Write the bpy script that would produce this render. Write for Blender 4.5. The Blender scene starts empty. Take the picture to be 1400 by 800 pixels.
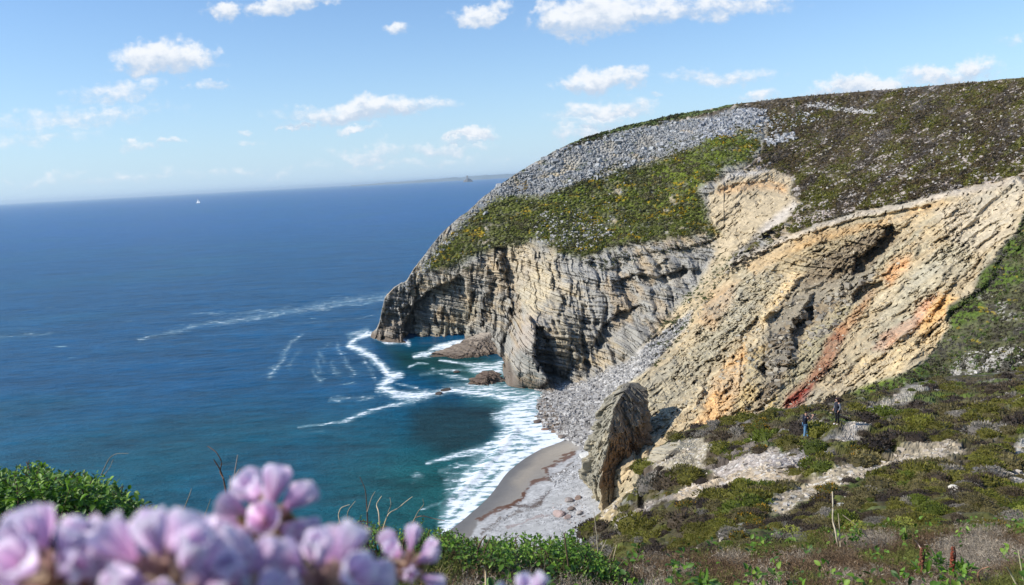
import bpy, math, random
import numpy as np
from mathutils import Matrix, Vector

# ------------------------------------------------------------------ camera, sky, sun, exposure
SC = bpy.context.scene
COL = SC.collection
F = 1089.0                       # focal length in pixels of the 1400 wide photograph
CAMZ = 70.0
PITCH, ROLL = math.radians(8.32), math.radians(3.07)
cam_d = bpy.data.cameras.new('camera'); cam = bpy.data.objects.new('camera', cam_d); COL.objects.link(cam)
MR = Matrix.Rotation(math.pi/2 - PITCH, 4, 'X') @ Matrix.Rotation(-ROLL, 4, 'Z')
cam.matrix_world = Matrix.Translation((0, 0, CAMZ)) @ MR
cam_d.sensor_width = 36; cam_d.lens = 36*F/1400
cam_d.clip_start = 0.02; cam_d.clip_end = 400000
cam_d.dof.use_dof = True; cam_d.dof.focus_distance = 60; cam_d.dof.aperture_fstop = 16.0
SC.camera = cam
R3 = np.array(MR.to_3x3())
CPOS = np.array([0, 0, CAMZ])

TOSUN = Vector((-0.80, -0.16, 0.60)).normalized()
SUN_EL = math.asin(TOSUN.z); SUN_AZ = math.atan2(TOSUN.x, TOSUN.y)
sl = bpy.data.lights.new('sun', 'SUN'); sl.energy = 4.2; sl.angle = math.radians(0.53); sl.color = (1, 0.955, 0.88)
so = bpy.data.objects.new('sun', sl); COL.objects.link(so)
so.rotation_euler = TOSUN.to_track_quat('Z', 'Y').to_euler(); so.location = (0, 0, 200)

SC.view_settings.view_transform = 'Standard'; SC.view_settings.look = 'None'
SC.view_settings.exposure = 0.42; SC.view_settings.gamma = 1; SC.view_settings.use_curve_mapping = False
SC.cycles.max_bounces = 5; SC.cycles.diffuse_bounces = 2; SC.cycles.glossy_bounces = 2
SC.cycles.transmission_bounces = 2; SC.cycles.transparent_max_bounces = 6; SC.cycles.volume_bounces = 0
SC.cycles.use_denoising = True
SC.cycles.use_adaptive_sampling = True

W = bpy.data.worlds.new("World"); SC.world = W; W.use_nodes = True

def pix(u, v, D=1.0):
    """point seen at photo pixel (u, v) at camera depth D"""
    u = np.asarray(u, float); v = np.asarray(v, float); D = np.asarray(D, float)
    l = np.stack([(u-700)/F, -(v-400)/F, -np.ones_like(u)], -1)
    return CPOS + (l @ R3.T) * D[..., None]
def depth_at_z(u, v, z):
    return (z - CAMZ) / ((pix(u, v, np.ones_like(np.asarray(u, float))) - CPOS)[..., 2])

# ------------------------------------------------------------------ node helpers
class NT:
    def __init__(s, tree): s.t = tree; s.n = tree.nodes; s.l = tree.links
    def node(s, typ, inputs=None, **props):
        n = s.n.new(typ)
        for k, v in props.items(): setattr(n, k, v)
        for k, v in (inputs or {}).items(): s.set(n.inputs[k], v)
        return n
    def set(s, sock, v):
        if isinstance(v, bpy.types.NodeSocket): s.l.new(v, sock)
        elif isinstance(v, bpy.types.Node): s.l.new(v.outputs[0], sock)
        else:
            try: sock.default_value = v
            except Exception: sock.default_value = (*v, 1)
    def m(s, op, a, b=0.0, c=0.0, clamp=False):
        n = s.n.new('ShaderNodeMath'); n.operation = op; n.use_clamp = clamp
        s.set(n.inputs[0], a); s.set(n.inputs[1], b)
        if len(n.inputs) > 2: s.set(n.inputs[2], c)
        return n.outputs[0]
    def vm(s, op, a, b=(0, 0, 0), out=0):
        n = s.n.new('ShaderNodeVectorMath'); n.operation = op
        s.set(n.inputs[0], a)
        if op == 'SCALE': s.set(n.inputs['Scale'], b)
        else: s.set(n.inputs[1], b)
        return n.outputs[out]
    def mix(s, f, a, b, mode='MIX'):
        n = s.n.new('ShaderNodeMix'); n.data_type = 'RGBA'; n.blend_type = mode
        s.set(n.inputs[0], f); s.set(n.inputs[6], a); s.set(n.inputs[7], b)
        return n.outputs[2]
    def noise(s, vec, scale, detail=4, rough=0.55, out=0, **kw):
        n = s.n.new('ShaderNodeTexNoise'); s.set(n.inputs['Vector'], vec)
        s.set(n.inputs['Scale'], scale); s.set(n.inputs['Detail'], detail); s.set(n.inputs['Roughness'], rough)
        for k, v in kw.items(): s.set(n.inputs[k], v)
        return n.outputs[out]
    def ss(s, x, a, b):
        n = s.n.new('ShaderNodeMapRange'); n.interpolation_type = 'SMOOTHSTEP'
        s.set(n.inputs[0], x); s.set(n.inputs[1], a); s.set(n.inputs[2], b)
        return n.outputs[0]
    def sep(s, v):
        n = s.n.new('ShaderNodeSeparateXYZ'); s.set(n.inputs[0], v); return n.outputs
    def comb(s, x, y, z=0.0):
        n = s.n.new('ShaderNodeCombineXYZ'); s.set(n.inputs[0], x); s.set(n.inputs[1], y); s.set(n.inputs[2], z); return n.outputs[0]

def build_sky():
    t = NT(W.node_tree); t.n.clear()
    sky = t.node('ShaderNodeTexSky', sky_type='NISHITA', sun_disc=False, sun_elevation=SUN_EL, sun_rotation=SUN_AZ,
                 altitude=70, air_density=1.0, dust_density=0.35, ozone_density=1.6)
    tc = t.node('ShaderNodeTexCoord')
    x, y, z = t.sep(tc.outputs['Generated'])
    ys = t.m('MAXIMUM', y, 0.05)
    px = t.m('DIVIDE', x, ys); pz = t.m('DIVIDE', z, ys)
    p = t.comb(px, pz)
    # wispy warp of the cloud coordinates
    w1 = t.noise(p, 16, 4, 0.6, out=1); w2 = t.noise(p, 60, 4, 0.65, out=1)
    pw = t.vm('ADD', p, t.vm('MULTIPLY', t.vm('SUBTRACT', w1, (0.5, 0.5, 0.5)), (0.10, 0.05, 0)))
    pw = t.vm('ADD', pw, t.vm('MULTIPLY', t.vm('SUBTRACT', w2, (0.5, 0.5, 0.5)), (0.026, 0.018, 0)))
    fb = t.noise(t.vm('MULTIPLY', p, (1, 1.5, 1)), 45, 6, 0.62)
    # px: centre u, v, half width, half height, strength
    clouds = [(222,80,60,22,1.15),(160,127,54,15,.62),(110,163,125,13,.5),(50,190,80,12,.38),(292,116,28,7,.6),(302,11,25,11,1.0),
      (397,1,56,12,1.0),(541,30,20,9,.8),(655,15,37,12,1.0),(815,20,72,24,1.15),(752,20,26,18,.95),(905,8,40,18,.85),(985,8,85,17,.75),
      (822,108,50,17,1.1),(785,118,36,10,.85),(992,104,74,11,.6),(495,153,105,13,.9),(520,148,45,14,.95),(408,171,22,5,.7),(480,177,24,5,.6),
      (646,186,30,8,.95),(610,202,52,9,.6),(508,206,48,12,.55),(826,155,66,15,.85),(812,180,52,13,.7),(1172,115,50,14,1.1),
      (1030,133,38,9,.7),(1115,125,32,7,.65),(1300,101,72,14,.85),(1335,97,26,13,.9),(1386,56,24,7,.4),(238,199,22,4.5,.6),(188,201,28,5,.5),
      (333,181,13,4,.5),(886,131,15,5,.5),(250,238,260,6,.3),(90,243,130,6,.3),(590,222,120,6,.3),(345,195,16,4,.4),(820,205,60,7,.3)]
    dens = None; shade = None
    for (u, v, a, b, s) in clouds:
        d = pix(u, v) - CPOS; cx, cz = d[0]/d[1], d[2]/d[1]
        ax, az = 1.3*a/F, 1.35*b/F
        q = t.vm('MULTIPLY', t.vm('SUBTRACT', pw, (cx, cz, 0)), (1/ax, 1/az, 0))
        r2 = t.vm('DOT_PRODUCT', q, q, out=1)
        k = t.m('MULTIPLY', t.m('SUBTRACT', 1.0, r2), s)
        if dens is None: dens = k
        else: dens = t.m('SMOOTH_MAX', dens, k, 0.12)
        _, qz, _ = t.sep(q)
        # how far up inside this cloud (bottoms are greyer)
        g = t.m('MULTIPLY', t.m('GREATER_THAN', k, 0.0), t.m('MULTIPLY', qz, s))
        shade = g if shade is None else t.m('ADD', shade, g)
    dens = t.m('MAXIMUM', dens, -1.0)
    dd = t.m('ADD', dens, t.m('MULTIPLY', t.m('SUBTRACT', fb, 0.52), 1.9))
    al = t.m('MULTIPLY', t.ss(dd, -0.08, 0.95), t.ss(dens, -0.3, 0.3))
    al = t.m('MULTIPLY', al, t.m('MINIMUM', t.m('ADD', 0.5, t.m('MULTIPLY', dens, 0.9)), 0.97))
    al = t.m('MULTIPLY', al, t.m('GREATER_THAN', y, 0.06), clamp=True)
    sh = t.ss(t.m('ADD', shade, t.m('MULTIPLY', t.m('SUBTRACT', fb, 0.5), 2.6)), -0.75, 0.55)
    ccol = t.mix(sh, (5.0, 5.9, 7.2, 1), (8.1, 8.35, 8.7, 1))
    # the low sky of the photograph: a pale marine haze near the horizon
    hz = t.m('POWER', t.m('SUBTRACT', 1.0, t.m('ABSOLUTE', z), clamp=True), 9.0)
    skc = t.mix(1.0, sky.outputs[0], (0.90, 1.14, 1.42, 1), 'MULTIPLY')
    skc = t.mix(t.m('MULTIPLY', hz, 0.85), skc, (4.9, 6.6, 8.4, 1))
    c = t.mix(al, skc, ccol)
    bg = t.node('ShaderNodeBackground', {'Color': c, 'Strength': 0.088})
    o = t.node('ShaderNodeOutputWorld'); t.l.new(bg.outputs[0], o.inputs[0])
    W.cycles.sampling_method = 'MANUAL'; W.cycles.sample_map_resolution = 512
build_sky()

# ------------------------------------------------------------------ numpy noise
def _h(ix, iy, iz, seed):
    n = (ix.astype(np.int64)*374761393 + iy.astype(np.int64)*668265263 + iz.astype(np.int64)*1274126177 + seed*974634777) & 0xFFFFFFFF
    n = ((n ^ (n >> 13))*1274126177) & 0xFFFFFFFF
    n = ((n ^ (n >> 15))*2246822519) & 0xFFFFFFFF
    return ((n ^ (n >> 16)) & 0xFFFFFF)/float(0xFFFFFF)
def vnoise(x, y, z, seed=0):
    x, y, z = np.broadcast_arrays(x, y, z)
    fx, fy, fz = np.floor(x), np.floor(y), np.floor(z)
    tx, ty, tz = x-fx, y-fy, z-fz
    tx, ty, tz = tx*tx*(3-2*tx), ty*ty*(3-2*ty), tz*tz*(3-2*tz)
    r = 0
    for a in (0, 1):
        for b in (0, 1):
            for c in (0, 1):
                r = r + _h(fx+a, fy+b, fz+c, seed)*(tx if a else 1-tx)*(ty if b else 1-ty)*(tz if c else 1-tz)
    return r*2-1
def fbm(x, y, z=0.0, octv=4, seed=0, gain=0.5):
    x = np.asarray(x, float); y = np.asarray(y, float); z = np.asarray(z, float)
    s = 0; a = 1; tot = 0
    for i in range(octv):
        s = s + a*vnoise(x, y, z, seed+i*17); tot += a; a *= gain
        x = x*2.03+5.1; y = y*2.03+1.7; z = z*2.03+9.2
    return s/tot
def worley(x, y, seed=0):
    fx, fy = np.floor(x), np.floor(y)
    d1 = np.full(x.shape, 9.0); d2 = d1.copy(); idv = np.zeros(x.shape)
    zz = np.zeros_like(fx)
    for a in (-1, 0, 1):
        for b in (-1, 0, 1):
            cx, cy = fx+a, fy+b
            px = cx+_h(cx, cy, zz, seed); py = cy+_h(cx, cy, zz+1, seed)
            d = np.hypot(px-x, py-y); hv = _h(cx, cy, zz+2, seed)
            c = d < d1
            d2 = np.where(c, d1, np.minimum(d2, d)); idv = np.where(c, hv, idv); d1 = np.where(c, d, d1)
    return d1, d2, idv
def bricks(t, s, w, h, seed):
    """blocky joints: a value per block of a wall of uneven courses"""
    s2 = s/h + 0.35*vnoise(s/h*0.7, s*0, s*0, seed+5)
    row = np.floor(s2)
    ww = w*(0.6+0.9*_h(row, row*0, row*0+3, seed))
    col = np.floor(t/ww + 7*_h(row, row*0, row*0+4, seed))
    return _h(row, col, row*0, seed)
def sstep(x, a, b):
    t = np.clip((x-a)/(b-a), 0, 1); return t*t*(3-2*t)
def seg_d(U, V, a, b):
    ax, ay = a[:2]; bx, by = b[:2]; dx, dy = bx-ax, by-ay
    t = np.clip(((U-ax)*dx+(V-ay)*dy)/(dx*dx+dy*dy+1e-9), 0, 1)
    return np.hypot(U-ax-t*dx, V-ay-t*dy), t
def polymask(U, V, poly, soft=4.0):
    poly = [tuple(p) for p in poly]
    xs = [p[0] for p in poly]; ys = [p[1] for p in poly]
    out = np.zeros(U.shape)
    m = (U > min(xs)-soft) & (U < max(xs)+soft) & (V > min(ys)-soft) & (V < max(ys)+soft)
    if not m.any(): return out
    u, v = U[m], V[m]; d = np.full(u.shape, 1e9); ins = np.zeros(u.shape, bool)
    for i in range(len(poly)):
        a, b = poly[i], poly[(i+1) % len(poly)]
        d = np.minimum(d, seg_d(u, v, a, b)[0])
        c = ((a[1] > v) != (b[1] > v)) & (u < (b[0]-a[0])*(v-a[1])/((b[1]-a[1]) if b[1] != a[1] else 1e-9)+a[0])
        ins ^= c
    out[m] = sstep(np.where(ins, d, -d), -soft, soft)
    return out
def linemask(U, V, pts, default_w=6.0):
    """pts: (u, v[, width]) ; 1 on the line falling to 0 at the width"""
    out = np.zeros(U.shape)
    P = [(p[0], p[1], p[2] if len(p) > 2 else default_w) for p in pts]
    for a, b in zip(P[:-1], P[1:]):
        W_ = max(a[2], b[2])
        m = (U > min(a[0], b[0])-W_) & (U < max(a[0], b[0])+W_) & (V > min(a[1], b[1])-W_) & (V < max(a[1], b[1])+W_)
        if not m.any(): continue
        d, t = seg_d(U[m], V[m], a, b); w = a[2]+(b[2]-a[2])*t
        out[m] = np.maximum(out[m], np.clip(1-d/w, 0, 1))
    return out
class TPS:
    def __init__(s, uv, val, lam=1e-6):
        s.p = np.asarray(uv, float)/500.0; n = len(s.p)
        K = s.k(s.p, s.p) + lam*np.eye(n); P = np.c_[np.ones(n), s.p]
        A = np.block([[K, P], [P.T, np.zeros((3, 3))]])
        s.w = np.linalg.solve(A, np.r_[val, 0, 0, 0])
    def k(s, a, b):
        r2 = ((a[:, None]-b[None])**2).sum(-1); return 0.5*r2*np.log(r2+1e-12)
    def __call__(s, U, V):
        q = np.stack([U.ravel(), V.ravel()], -1)/500.0; o = np.empty(len(q))
        for i in range(0, len(q), 60000):
            c = q[i:i+60000]; o[i:i+60000] = s.k(c, s.p) @ s.w[:-3] + s.w[-3] + c @ s.w[-2:]
        return o.reshape(U.shape)

# ------------------------------------------------------------------ mesh helpers
def mesh_np(name, V, Fc, mat=None, col=None, extra=None, smooth=False, mats=None, matidx=None):
    V = np.ascontiguousarray(V, np.float32).reshape(-1, 3)
    me = bpy.data.meshes.new(name)
    if isinstance(Fc, (list, tuple)):     # list of face arrays with different sizes
        Fs = [np.asarray(f) for f in Fc if len(f)]
    else: Fs = [np.asarray(Fc)]
    me.vertices.add(len(V)); me.vertices.foreach_set('co', V.ravel())
    loops = np.concatenate([f.ravel() for f in Fs]).astype(np.int32)
    tot = np.concatenate([np.full(len(f), f.shape[1]) for f in Fs]).astype(np.int32)
    start = np.r_[0, np.cumsum(tot)[:-1]].astype(np.int32)
    me.loops.add(len(loops)); me.loops.foreach_set('vertex_index', loops)
    me.polygons.add(len(tot)); me.polygons.foreach_set('loop_start', start); me.polygons.foreach_set('loop_total', tot)
    if matidx is not None: me.polygons.foreach_set('material_index', np.asarray(matidx, np.int32))
    me.update(calc_edges=True)
    me.polygons.foreach_set('use_smooth', np.full(len(tot), smooth))
    if col is not None:
        c = np.ones((len(V), 4), np.float32); c[:, :3] = np.asarray(col).reshape(-1, 3)
        a = me.attributes.new('col', 'FLOAT_COLOR', 'POINT'); a.data.foreach_set('color', c.ravel())
    for k, v in (extra or {}).items():
        a = me.attributes.new(k, 'FLOAT', 'POINT'); a.data.foreach_set('value', np.ascontiguousarray(v, np.float32).ravel())
    for mm in (mats or ([mat] if mat else [])): me.materials.append(mm)
    return me
def link(name, me, parent=None, loc=None):
    o = bpy.data.objects.new(name, me); COL.objects.link(o)
    if parent: o.parent = parent
    if loc is not None: o.location = loc
    return o
def tag(o, label=None, cat=None, group=None, kind=None):
    if label: o['label'] = label
    if cat: o['category'] = cat
    if group: o['group'] = group
    if kind: o['kind'] = kind
    return o
def empty(name, loc, rz=0.0):
    o = bpy.data.objects.new(name, None); COL.objects.link(o); o.location = loc; o.rotation_euler = (0, 0, rz)
    o.empty_display_size = 0.3
    return o
def gridfaces(n, m):
    i = np.arange(n*m).reshape(n, m)
    return np.stack([i[:-1, :-1], i[1:, :-1], i[1:, 1:], i[:-1, 1:]], -1).reshape(-1, 4)
def lerp(a, b, t): return a+(b-a)*np.asarray(t)[..., None]
def blend(col, c, t): return col + (np.array(c)-col)*np.asarray(t)[..., None]
def basis(n):
    """orthonormal frames (N,3,3) with z column = n"""
    n = n/np.linalg.norm(n, axis=1, keepdims=True)
    a = np.where(np.abs(n[:, 2:3]) > 0.99, np.array([[1., 0, 0]]), np.array([[0, 0, 1.]]))
    x = np.cross(a, n); x /= np.linalg.norm(x, axis=1, keepdims=True); y = np.cross(n, x)
    return np.stack([x, y, n], -1)
def rotz(a):
    c, s = np.cos(a), np.sin(a); o = np.zeros_like(a)
    return np.stack([np.stack([c, -s, o], -1), np.stack([s, c, o], -1), np.stack([o, o, o+1], -1)], 1)
def scatter(protos, pos, rot, scale, colv, rng):
    """replicate (V,F,shade) prototypes; pos (N,3) rot (N,3,3) scale (N,3) or (N,) colv (N,3)"""
    N = len(pos); scale = np.asarray(scale, float)
    if scale.ndim == 1: scale = np.repeat(scale[:, None], 3, 1)
    pick = rng.integers(0, len(protos), N); Vs = []; Fs = []; Cs = []; off = 0
    for k, (pv, pf, pc) in enumerate(protos):
        idx = np.where(pick == k)[0]
        if not len(idx): continue
        v = pv[None]*scale[idx][:, None, :]
        v = np.einsum('nij,nkj->nki', rot[idx], v)+pos[idx][:, None]
        n = len(pv)
        f = pf[None]+(np.arange(len(idx))*n)[:, None, None]+off
        c = colv[idx][:, None, :]*pc[None]
        Vs.append(v.reshape(-1, 3)); Fs.append(f.reshape(-1, pf.shape[1])); Cs.append(c.reshape(-1, 3)); off += n*len(idx)
    return np.concatenate(Vs), np.concatenate(Fs), np.concatenate(Cs)

# ------------------------------------------------------------------ materials
def mat_vcol(name, rough=0.9, bump_scale=3.0, bump=0.3, var=0.25, spec=0.25, transl=0.0, dist=0.1, sheen=0.0):
    """procedural surface: base colour from the modelled colour zones, broken up by noise"""
    m = bpy.data.materials.new(name); m.use_nodes = True; t = NT(m.node_tree); t.n.clear()
    a = t.node('ShaderNodeAttribute', attribute_name='col')
    tc = t.node('ShaderNodeTexCoord').outputs['Object']
    n1 = t.noise(tc, bump_scale, 6, 0.65); n2 = t.noise(tc, bump_scale*0.23, 4, 0.6)
    f = t.m('ADD', t.m('MULTIPLY', t.m('SUBTRACT', n1, 0.5), var*2.4), t.m('ADD', 1.0, t.m('MULTIPLY', t.m('SUBTRACT', n2, 0.5), var*1.2)))
    c = t.vm('SCALE', a.outputs['Color'], f)
    b = t.node('ShaderNodeBump', {'Height': n1, 'Strength': bump, 'Distance': dist})
    p = t.node('ShaderNodeBsdfPrincipled', {'Base Color': c, 'Roughness': rough, 'Specular IOR Level': spec, 'Normal': b})
    o = t.node('ShaderNodeOutputMaterial')
    if transl > 0:
        tr = t.node('ShaderNodeBsdfTranslucent', {'Color': t.mix(1.0, c, (1.25, 1.35, 0.7, 1), 'MULTIPLY')})
        mx = t.node('ShaderNodeMixShader', {0: transl}); t.l.new(p.outputs[0], mx.inputs[1]); t.l.new(tr.outputs[0], mx.inputs[2])
        t.l.new(mx.outputs[0], o.inputs[0])
    else: t.l.new(p.outputs[0], o.inputs[0])
    return m
def mat_plain(name, c, rough=0.8, spec=0.3, var=0.15, scale=20.0):
    m = bpy.data.materials.new(name); m.use_nodes = True; t = NT(m.node_tree); t.n.clear()
    tc = t.node('ShaderNodeTexCoord').outputs['Object']
    n1 = t.noise(tc, scale, 4, 0.6)
    f = t.m('ADD', 1.0, t.m('MULTIPLY', t.m('SUBTRACT', n1, 0.5), var*3))
    p = t.node('ShaderNodeBsdfPrincipled', {'Base Color': t.vm('SCALE', tuple(c), f), 'Roughness': rough, 'Specular IOR Level': spec})
    o = t.node('ShaderNodeOutputMaterial'); t.l.new(p.outputs[0], o.inputs[0]); return m
M_ROCK = mat_vcol('cliff_rock_and_heath', 0.92, 0.9, 0.35, 0.30, 0.2, dist=0.35)
M_STONE = mat_vcol('grey_stone', 0.85, 2.0, 0.35, 0.28, 0.3, dist=0.1)
M_GROUND = mat_vcol('heath_soil', 0.95, 3.0, 0.5, 0.32, 0.15, dist=0.08)
M_PLANT = mat_vcol('heath_plant', 0.75, 6.0, 0.0, 0.22, 0.3, transl=0.22)
M_LEAF = mat_vcol('glossy_leaf', 0.5, 25.0, 0.15, 0.18, 0.32, transl=0.3, dist=0.003)
M_TWIG = mat_vcol('dry_twig', 0.85, 60.0, 0.2, 0.25, 0.2, dist=0.002)
M_SAND = mat_vcol('beach_sand_and_shingle', 0.8, 2.6, 0.25, 0.16, 0.3, dist=0.06)
# ================================================================== SEA
def build_sea():
    Y = [-40.0, 0, 40, 70, 90, 105]
    y = 118.0
    while y < 520: Y.append(y); y *= 1.0028
    while y < 1500: Y.append(y); y *= 1.008
    while y < 150000: Y.append(y); y *= 1.04
    Y = np.array(Y)
    T = np.r_[np.linspace(-3, -0.78, 20, endpoint=False), np.linspace(-0.78, 0.16, 1000, endpoint=False), np.linspace(0.16, 3, 30)]
    YY, TT = np.meshgrid(Y, T, indexing='ij'); XX = (YY+60)*TT
    # where this bit of water lies in the photograph (to lay the foam lines drawn from it at their true places)
    P = np.stack([XX, YY, np.zeros_like(XX)], -1)-CPOS
    L = P @ R3; zc = np.maximum(-L[..., 2], 1.0)
    U = 700+F*L[..., 0]/zc; V = 400-F*L[..., 1]/zc
    wu = U+7*fbm(XX/9, YY/14, 0, 3, 5)*np.clip(200/np.maximum(YY, 100), .3, 1.5)
    wv = V+4*fbm(XX/9, YY/14, 7, 3, 9)
    foam = np.zeros_like(XX)
    def L_(pts, k=1.0, w=6):
        nonlocal foam
        foam = np.maximum(foam, k*linemask(wu, wv, [(q[0], q[1], 1.4*(q[2] if len(q) > 2 else w)) for q in pts], w))
    def A_(poly, k, soft=8):
        nonlocal foam
        foam = np.maximum(foam, k*polymask(wu, wv, poly, soft))
    # the zig-zag foam tongue off the point
    L_([(500,455,6),(490,461,8),(478,474,7),(505,484,8),(522,500,9),(532,512,10),(545,511,9),(530,518,10),(520,530,11),(545,540,9),(565,541,11),(590,538,8)], 1.0)
    L_([(565,548,7),(535,552,5),(500,566,6),(470,576,4),(410,585,3)], .75)
    L_([(510,542,5),(480,545,6),(450,546,5)], .6); L_([(452,545,4),(462,548,6)], .7)
    L_([(590,538,8),(620,532,9),(660,541,8),(700,545,8),(720,540,8)], .95)
    L_([(540,524,3),(570,531,4)], .7)
    L_([(370,515,10),(384,495,10),(396,468,8),(415,456,5)], .55); L_([(376,508,4),(386,494,4)], .62); L_([(395,500,9),(410,480,8)], .42); L_([(440,478,8),(447,470,7)], .4)
    for a in [(433,500),(437,488),(470,492),(455,505),(478,505),(462,480),(430,515),(505,512),(500,498)]: L_([(a[0]-2, a[1]-8, 7), (a[0]+5, a[1]+7, 9)], .5)
    # long streaks out at sea
    L_([(190,464,5),(270,446,7),(330,436,9),(400,424,10),(460,414,11),(530,404,13)], .56); L_([(330,440,3),(400,428,4),(470,418,4),(530,409,5)], .6)
    L_([(250,431,3),(330,428,4),(420,418,4),(520,412,4)], .5); L_([(0,462,4),(70,456,4)], .5); L_([(160,440,2.5),(230,432,3)], .35)
    L_([(380,443,2),(480,436,3),(520,430,3)], .4)
    # around the point and the ledge
    L_([(486,463,5),(505,456,5),(512,463,4),(530,468,5),(552,466,5),(560,470,4)], 1.0)
    L_([(478,458,7),(500,452,6)], .7)
    A_([(578,484),(592,472),(625,465),(645,464),(640,474),(610,482)], .95, 5); L_([(566,487,4),(590,484,5)], .9)
    L_([(560,502,3),(572,496,4),(585,498,3)], .8); L_([(600,492,3),(640,497,4),(690,496,4)], .9)
    A_([(640,500),(690,492),(690,512),(650,512),(630,507)], .85, 8); L_([(575,512,4),(600,508,4),(630,505,6)], .65)
    L_([(590,505,4),(610,514,5)], .6); L_([(610,513,5),(640,518,6)], .7)
    A_([(600,525),(650,518),(700,527),(745,532),(745,560),(700,560),(680,545),(640,543)], .74, 10)
    A_([(690,545),(740,532),(745,560),(740,585),(770,606),(735,612),(690,640),(640,690),(612,722),(596,716),(630,640),(660,612),(682,588),(668,572)], .9, 14)
    A_([(705,560),(735,560),(730,590),(700,612),(660,650),(640,670),(650,640),(684,598)], .92, 12); A_([(728,560),(752,575),(785,600),(790,612),(740,618),(720,590)], 1.0, 8)
    L_([(780,602,9),(735,612,16),(700,634,18),(665,672,18),(632,705,17),(605,724,14)], 1.12)
    L_([(585,634,4),(625,624,6),(665,610,9)], .9); L_([(600,645,5),(660,630,8),(650,655,9)], .65)
    A_([(600,650),(650,632),(670,640),(640,670),(612,690),(604,672)], .58, 12)
    L_([(575,697,3),(600,690,4),(618,689,4)], .6); A_([(556,645),(575,640),(580,655),(562,668)], .5, 7)
    foam = np.clip(foam, 0, 1.15)
    # mirrors of breaking swell along the beach
    roll = linemask(U+3*fbm(XX/5, YY/5, 2, 2, 3), V, [(704,590,7),(690,608,8),(668,633,8),(650,652,8),(628,672,7),(603,690,5)])
    swell = 0.28*fbm(XX/16+0.2*YY/16, YY/7.0, 0, 3, 31)*sstep(1200-YY, 0, 600)
    Z = swell*np.clip((YY-100)/60, 0, 1) + 0.3*sstep(roll, 0, 0.9)*(1+.6*fbm(XX/2.5, YY/2.5, 4, 3, 8))
    shore = polymask(U, V, [(735,500),(850,560),(830,760),(560,760),(600,715),(640,690),(700,630),(735,612)], 14)
    Z = Z*(1-shore)
    # water colour: blue deep water, teal over the sandy bay, green under the cliff, brown-green weed patches
    deep = np.array([0.001, 0.072, 0.172]); far = np.array([0.001, 0.082, 0.24]); teal = np.array([0.002, 0.085, 0.115])
    col = np.zeros(XX.shape+(3,))+deep
    col = blend(col, far, sstep(YY, 450, 1800))
    n = fbm(XX/60+3, YY/45, 0, 4, 71)
    col = blend(col, teal, np.clip(sstep(YY+60*n, 330, 150)*1.0, 0, 1)*0.9)
    col = blend(col, (0.010, 0.095, 0.095), sstep(U+60*n, 380, 620)*sstep(V, 560, 660))
    col = blend(col, (0.006, 0.055, 0.045), polymask(U+20*n, V+10*n, [(520,470),(640,470),(690,500),(680,530),(600,520),(540,505)], 18)*0.9)
    col = blend(col, (0.012, 0.040, 0.046), polymask(U+16*n, V+10*n, [(560,560),(600,548),(680,552),(688,575),(665,605),(610,622),(560,600)], 16)*0.85)
    col = blend(col, (0.02, 0.028, 0.03), polymask(wu, wv, [(600,532),(612,530),(622,534),(608,538)], 3)*.9)
    col = blend(col, (0.05, 0.16, 0.15), polymask(wu, wv, [(640,500),(690,495),(745,535),(740,580),(700,620),(640,680),(600,715),(620,660),(690,590),(680,560),(640,545)], 14)*.6)
    col = blend(col, np.array([0.006, 0.095, 0.17]), sstep(fbm(XX/160+5, YY/60, 1, 3, 77), 0.0, 0.5)*0.45*sstep(YY, 200, 380))
    me = mesh_np('sea', np.stack([XX, YY, Z], -1), gridfaces(*XX.shape), None, col, {'foam': foam}, smooth=True)
    m = bpy.data.materials.new('sea_water'); m.use_nodes = True; t = NT(m.node_tree); t.n.clear()
    a = t.node('ShaderNodeAttribute', attribute_name='col'); fo = t.node('ShaderNodeAttribute', attribute_name='foam')
    g = t.node('ShaderNodeNewGeometry').outputs['Position']
    q = t.vm('MULTIPLY', g, (1, 1.7, 1)); qr = t.node('ShaderNodeMapping', {'Vector': g, 'Rotation': (0, 0, 0.25), 'Scale': (0.6, 1.6, 1)}).outputs[0]
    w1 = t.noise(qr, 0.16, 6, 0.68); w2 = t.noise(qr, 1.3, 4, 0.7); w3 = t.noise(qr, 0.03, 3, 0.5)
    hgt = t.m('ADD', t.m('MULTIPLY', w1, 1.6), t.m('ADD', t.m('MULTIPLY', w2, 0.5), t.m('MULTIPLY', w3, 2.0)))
    bump = t.node('ShaderNodeBump', {'Height': hgt, 'Strength': 0.9, 'Distance': 1.1})
    # foam lace
    f1 = t.noise(t.node('ShaderNodeMapping', {'Vector': g, 'Rotation': (0, 0, -1.03), 'Scale': (0.38, 1.25, 1)}).outputs[0], 0.42, 9, 0.74); f2 = t.noise(q, 0.13, 3, 0.5)
    vo = t.node('ShaderNodeTexVoronoi', {'Vector': t.vm('ADD', g, t.vm('SCALE', t.noise(g, 0.4, 3, 0.6, out=1), 2.5)), 'Scale': 0.42}, feature='DISTANCE_TO_EDGE').outputs[0]
    lace = t.m('SUBTRACT', 0.55, t.m('MULTIPLY', vo, 1.6))
    nz = t.m('ADD', t.m('MULTIPLY', t.m('SUBTRACT', f1, 0.5), 4.2), t.m('MULTIPLY', t.m('SUBTRACT', lace, 0.2), 0.35))
    k = t.m('SUBTRACT', t.m('MULTIPLY', fo.outputs['Fac'], 1.2), t.m('ADD', 0.70, t.m('MULTIPLY', nz, -0.85)))
    k = t.m('MULTIPLY', t.ss(k, -0.10, 0.55), t.ss(fo.outputs['Fac'], 0.03, 0.25))
    # small whitecaps
    cap = t.noise(t.vm('MULTIPLY', g, (0.35, 1.0, 1)), 0.11, 5, 0.7); capm = t.noise(t.vm('MULTIPLY', g, (1, 1.6, 1)), 0.012, 2, 0.5)
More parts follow.
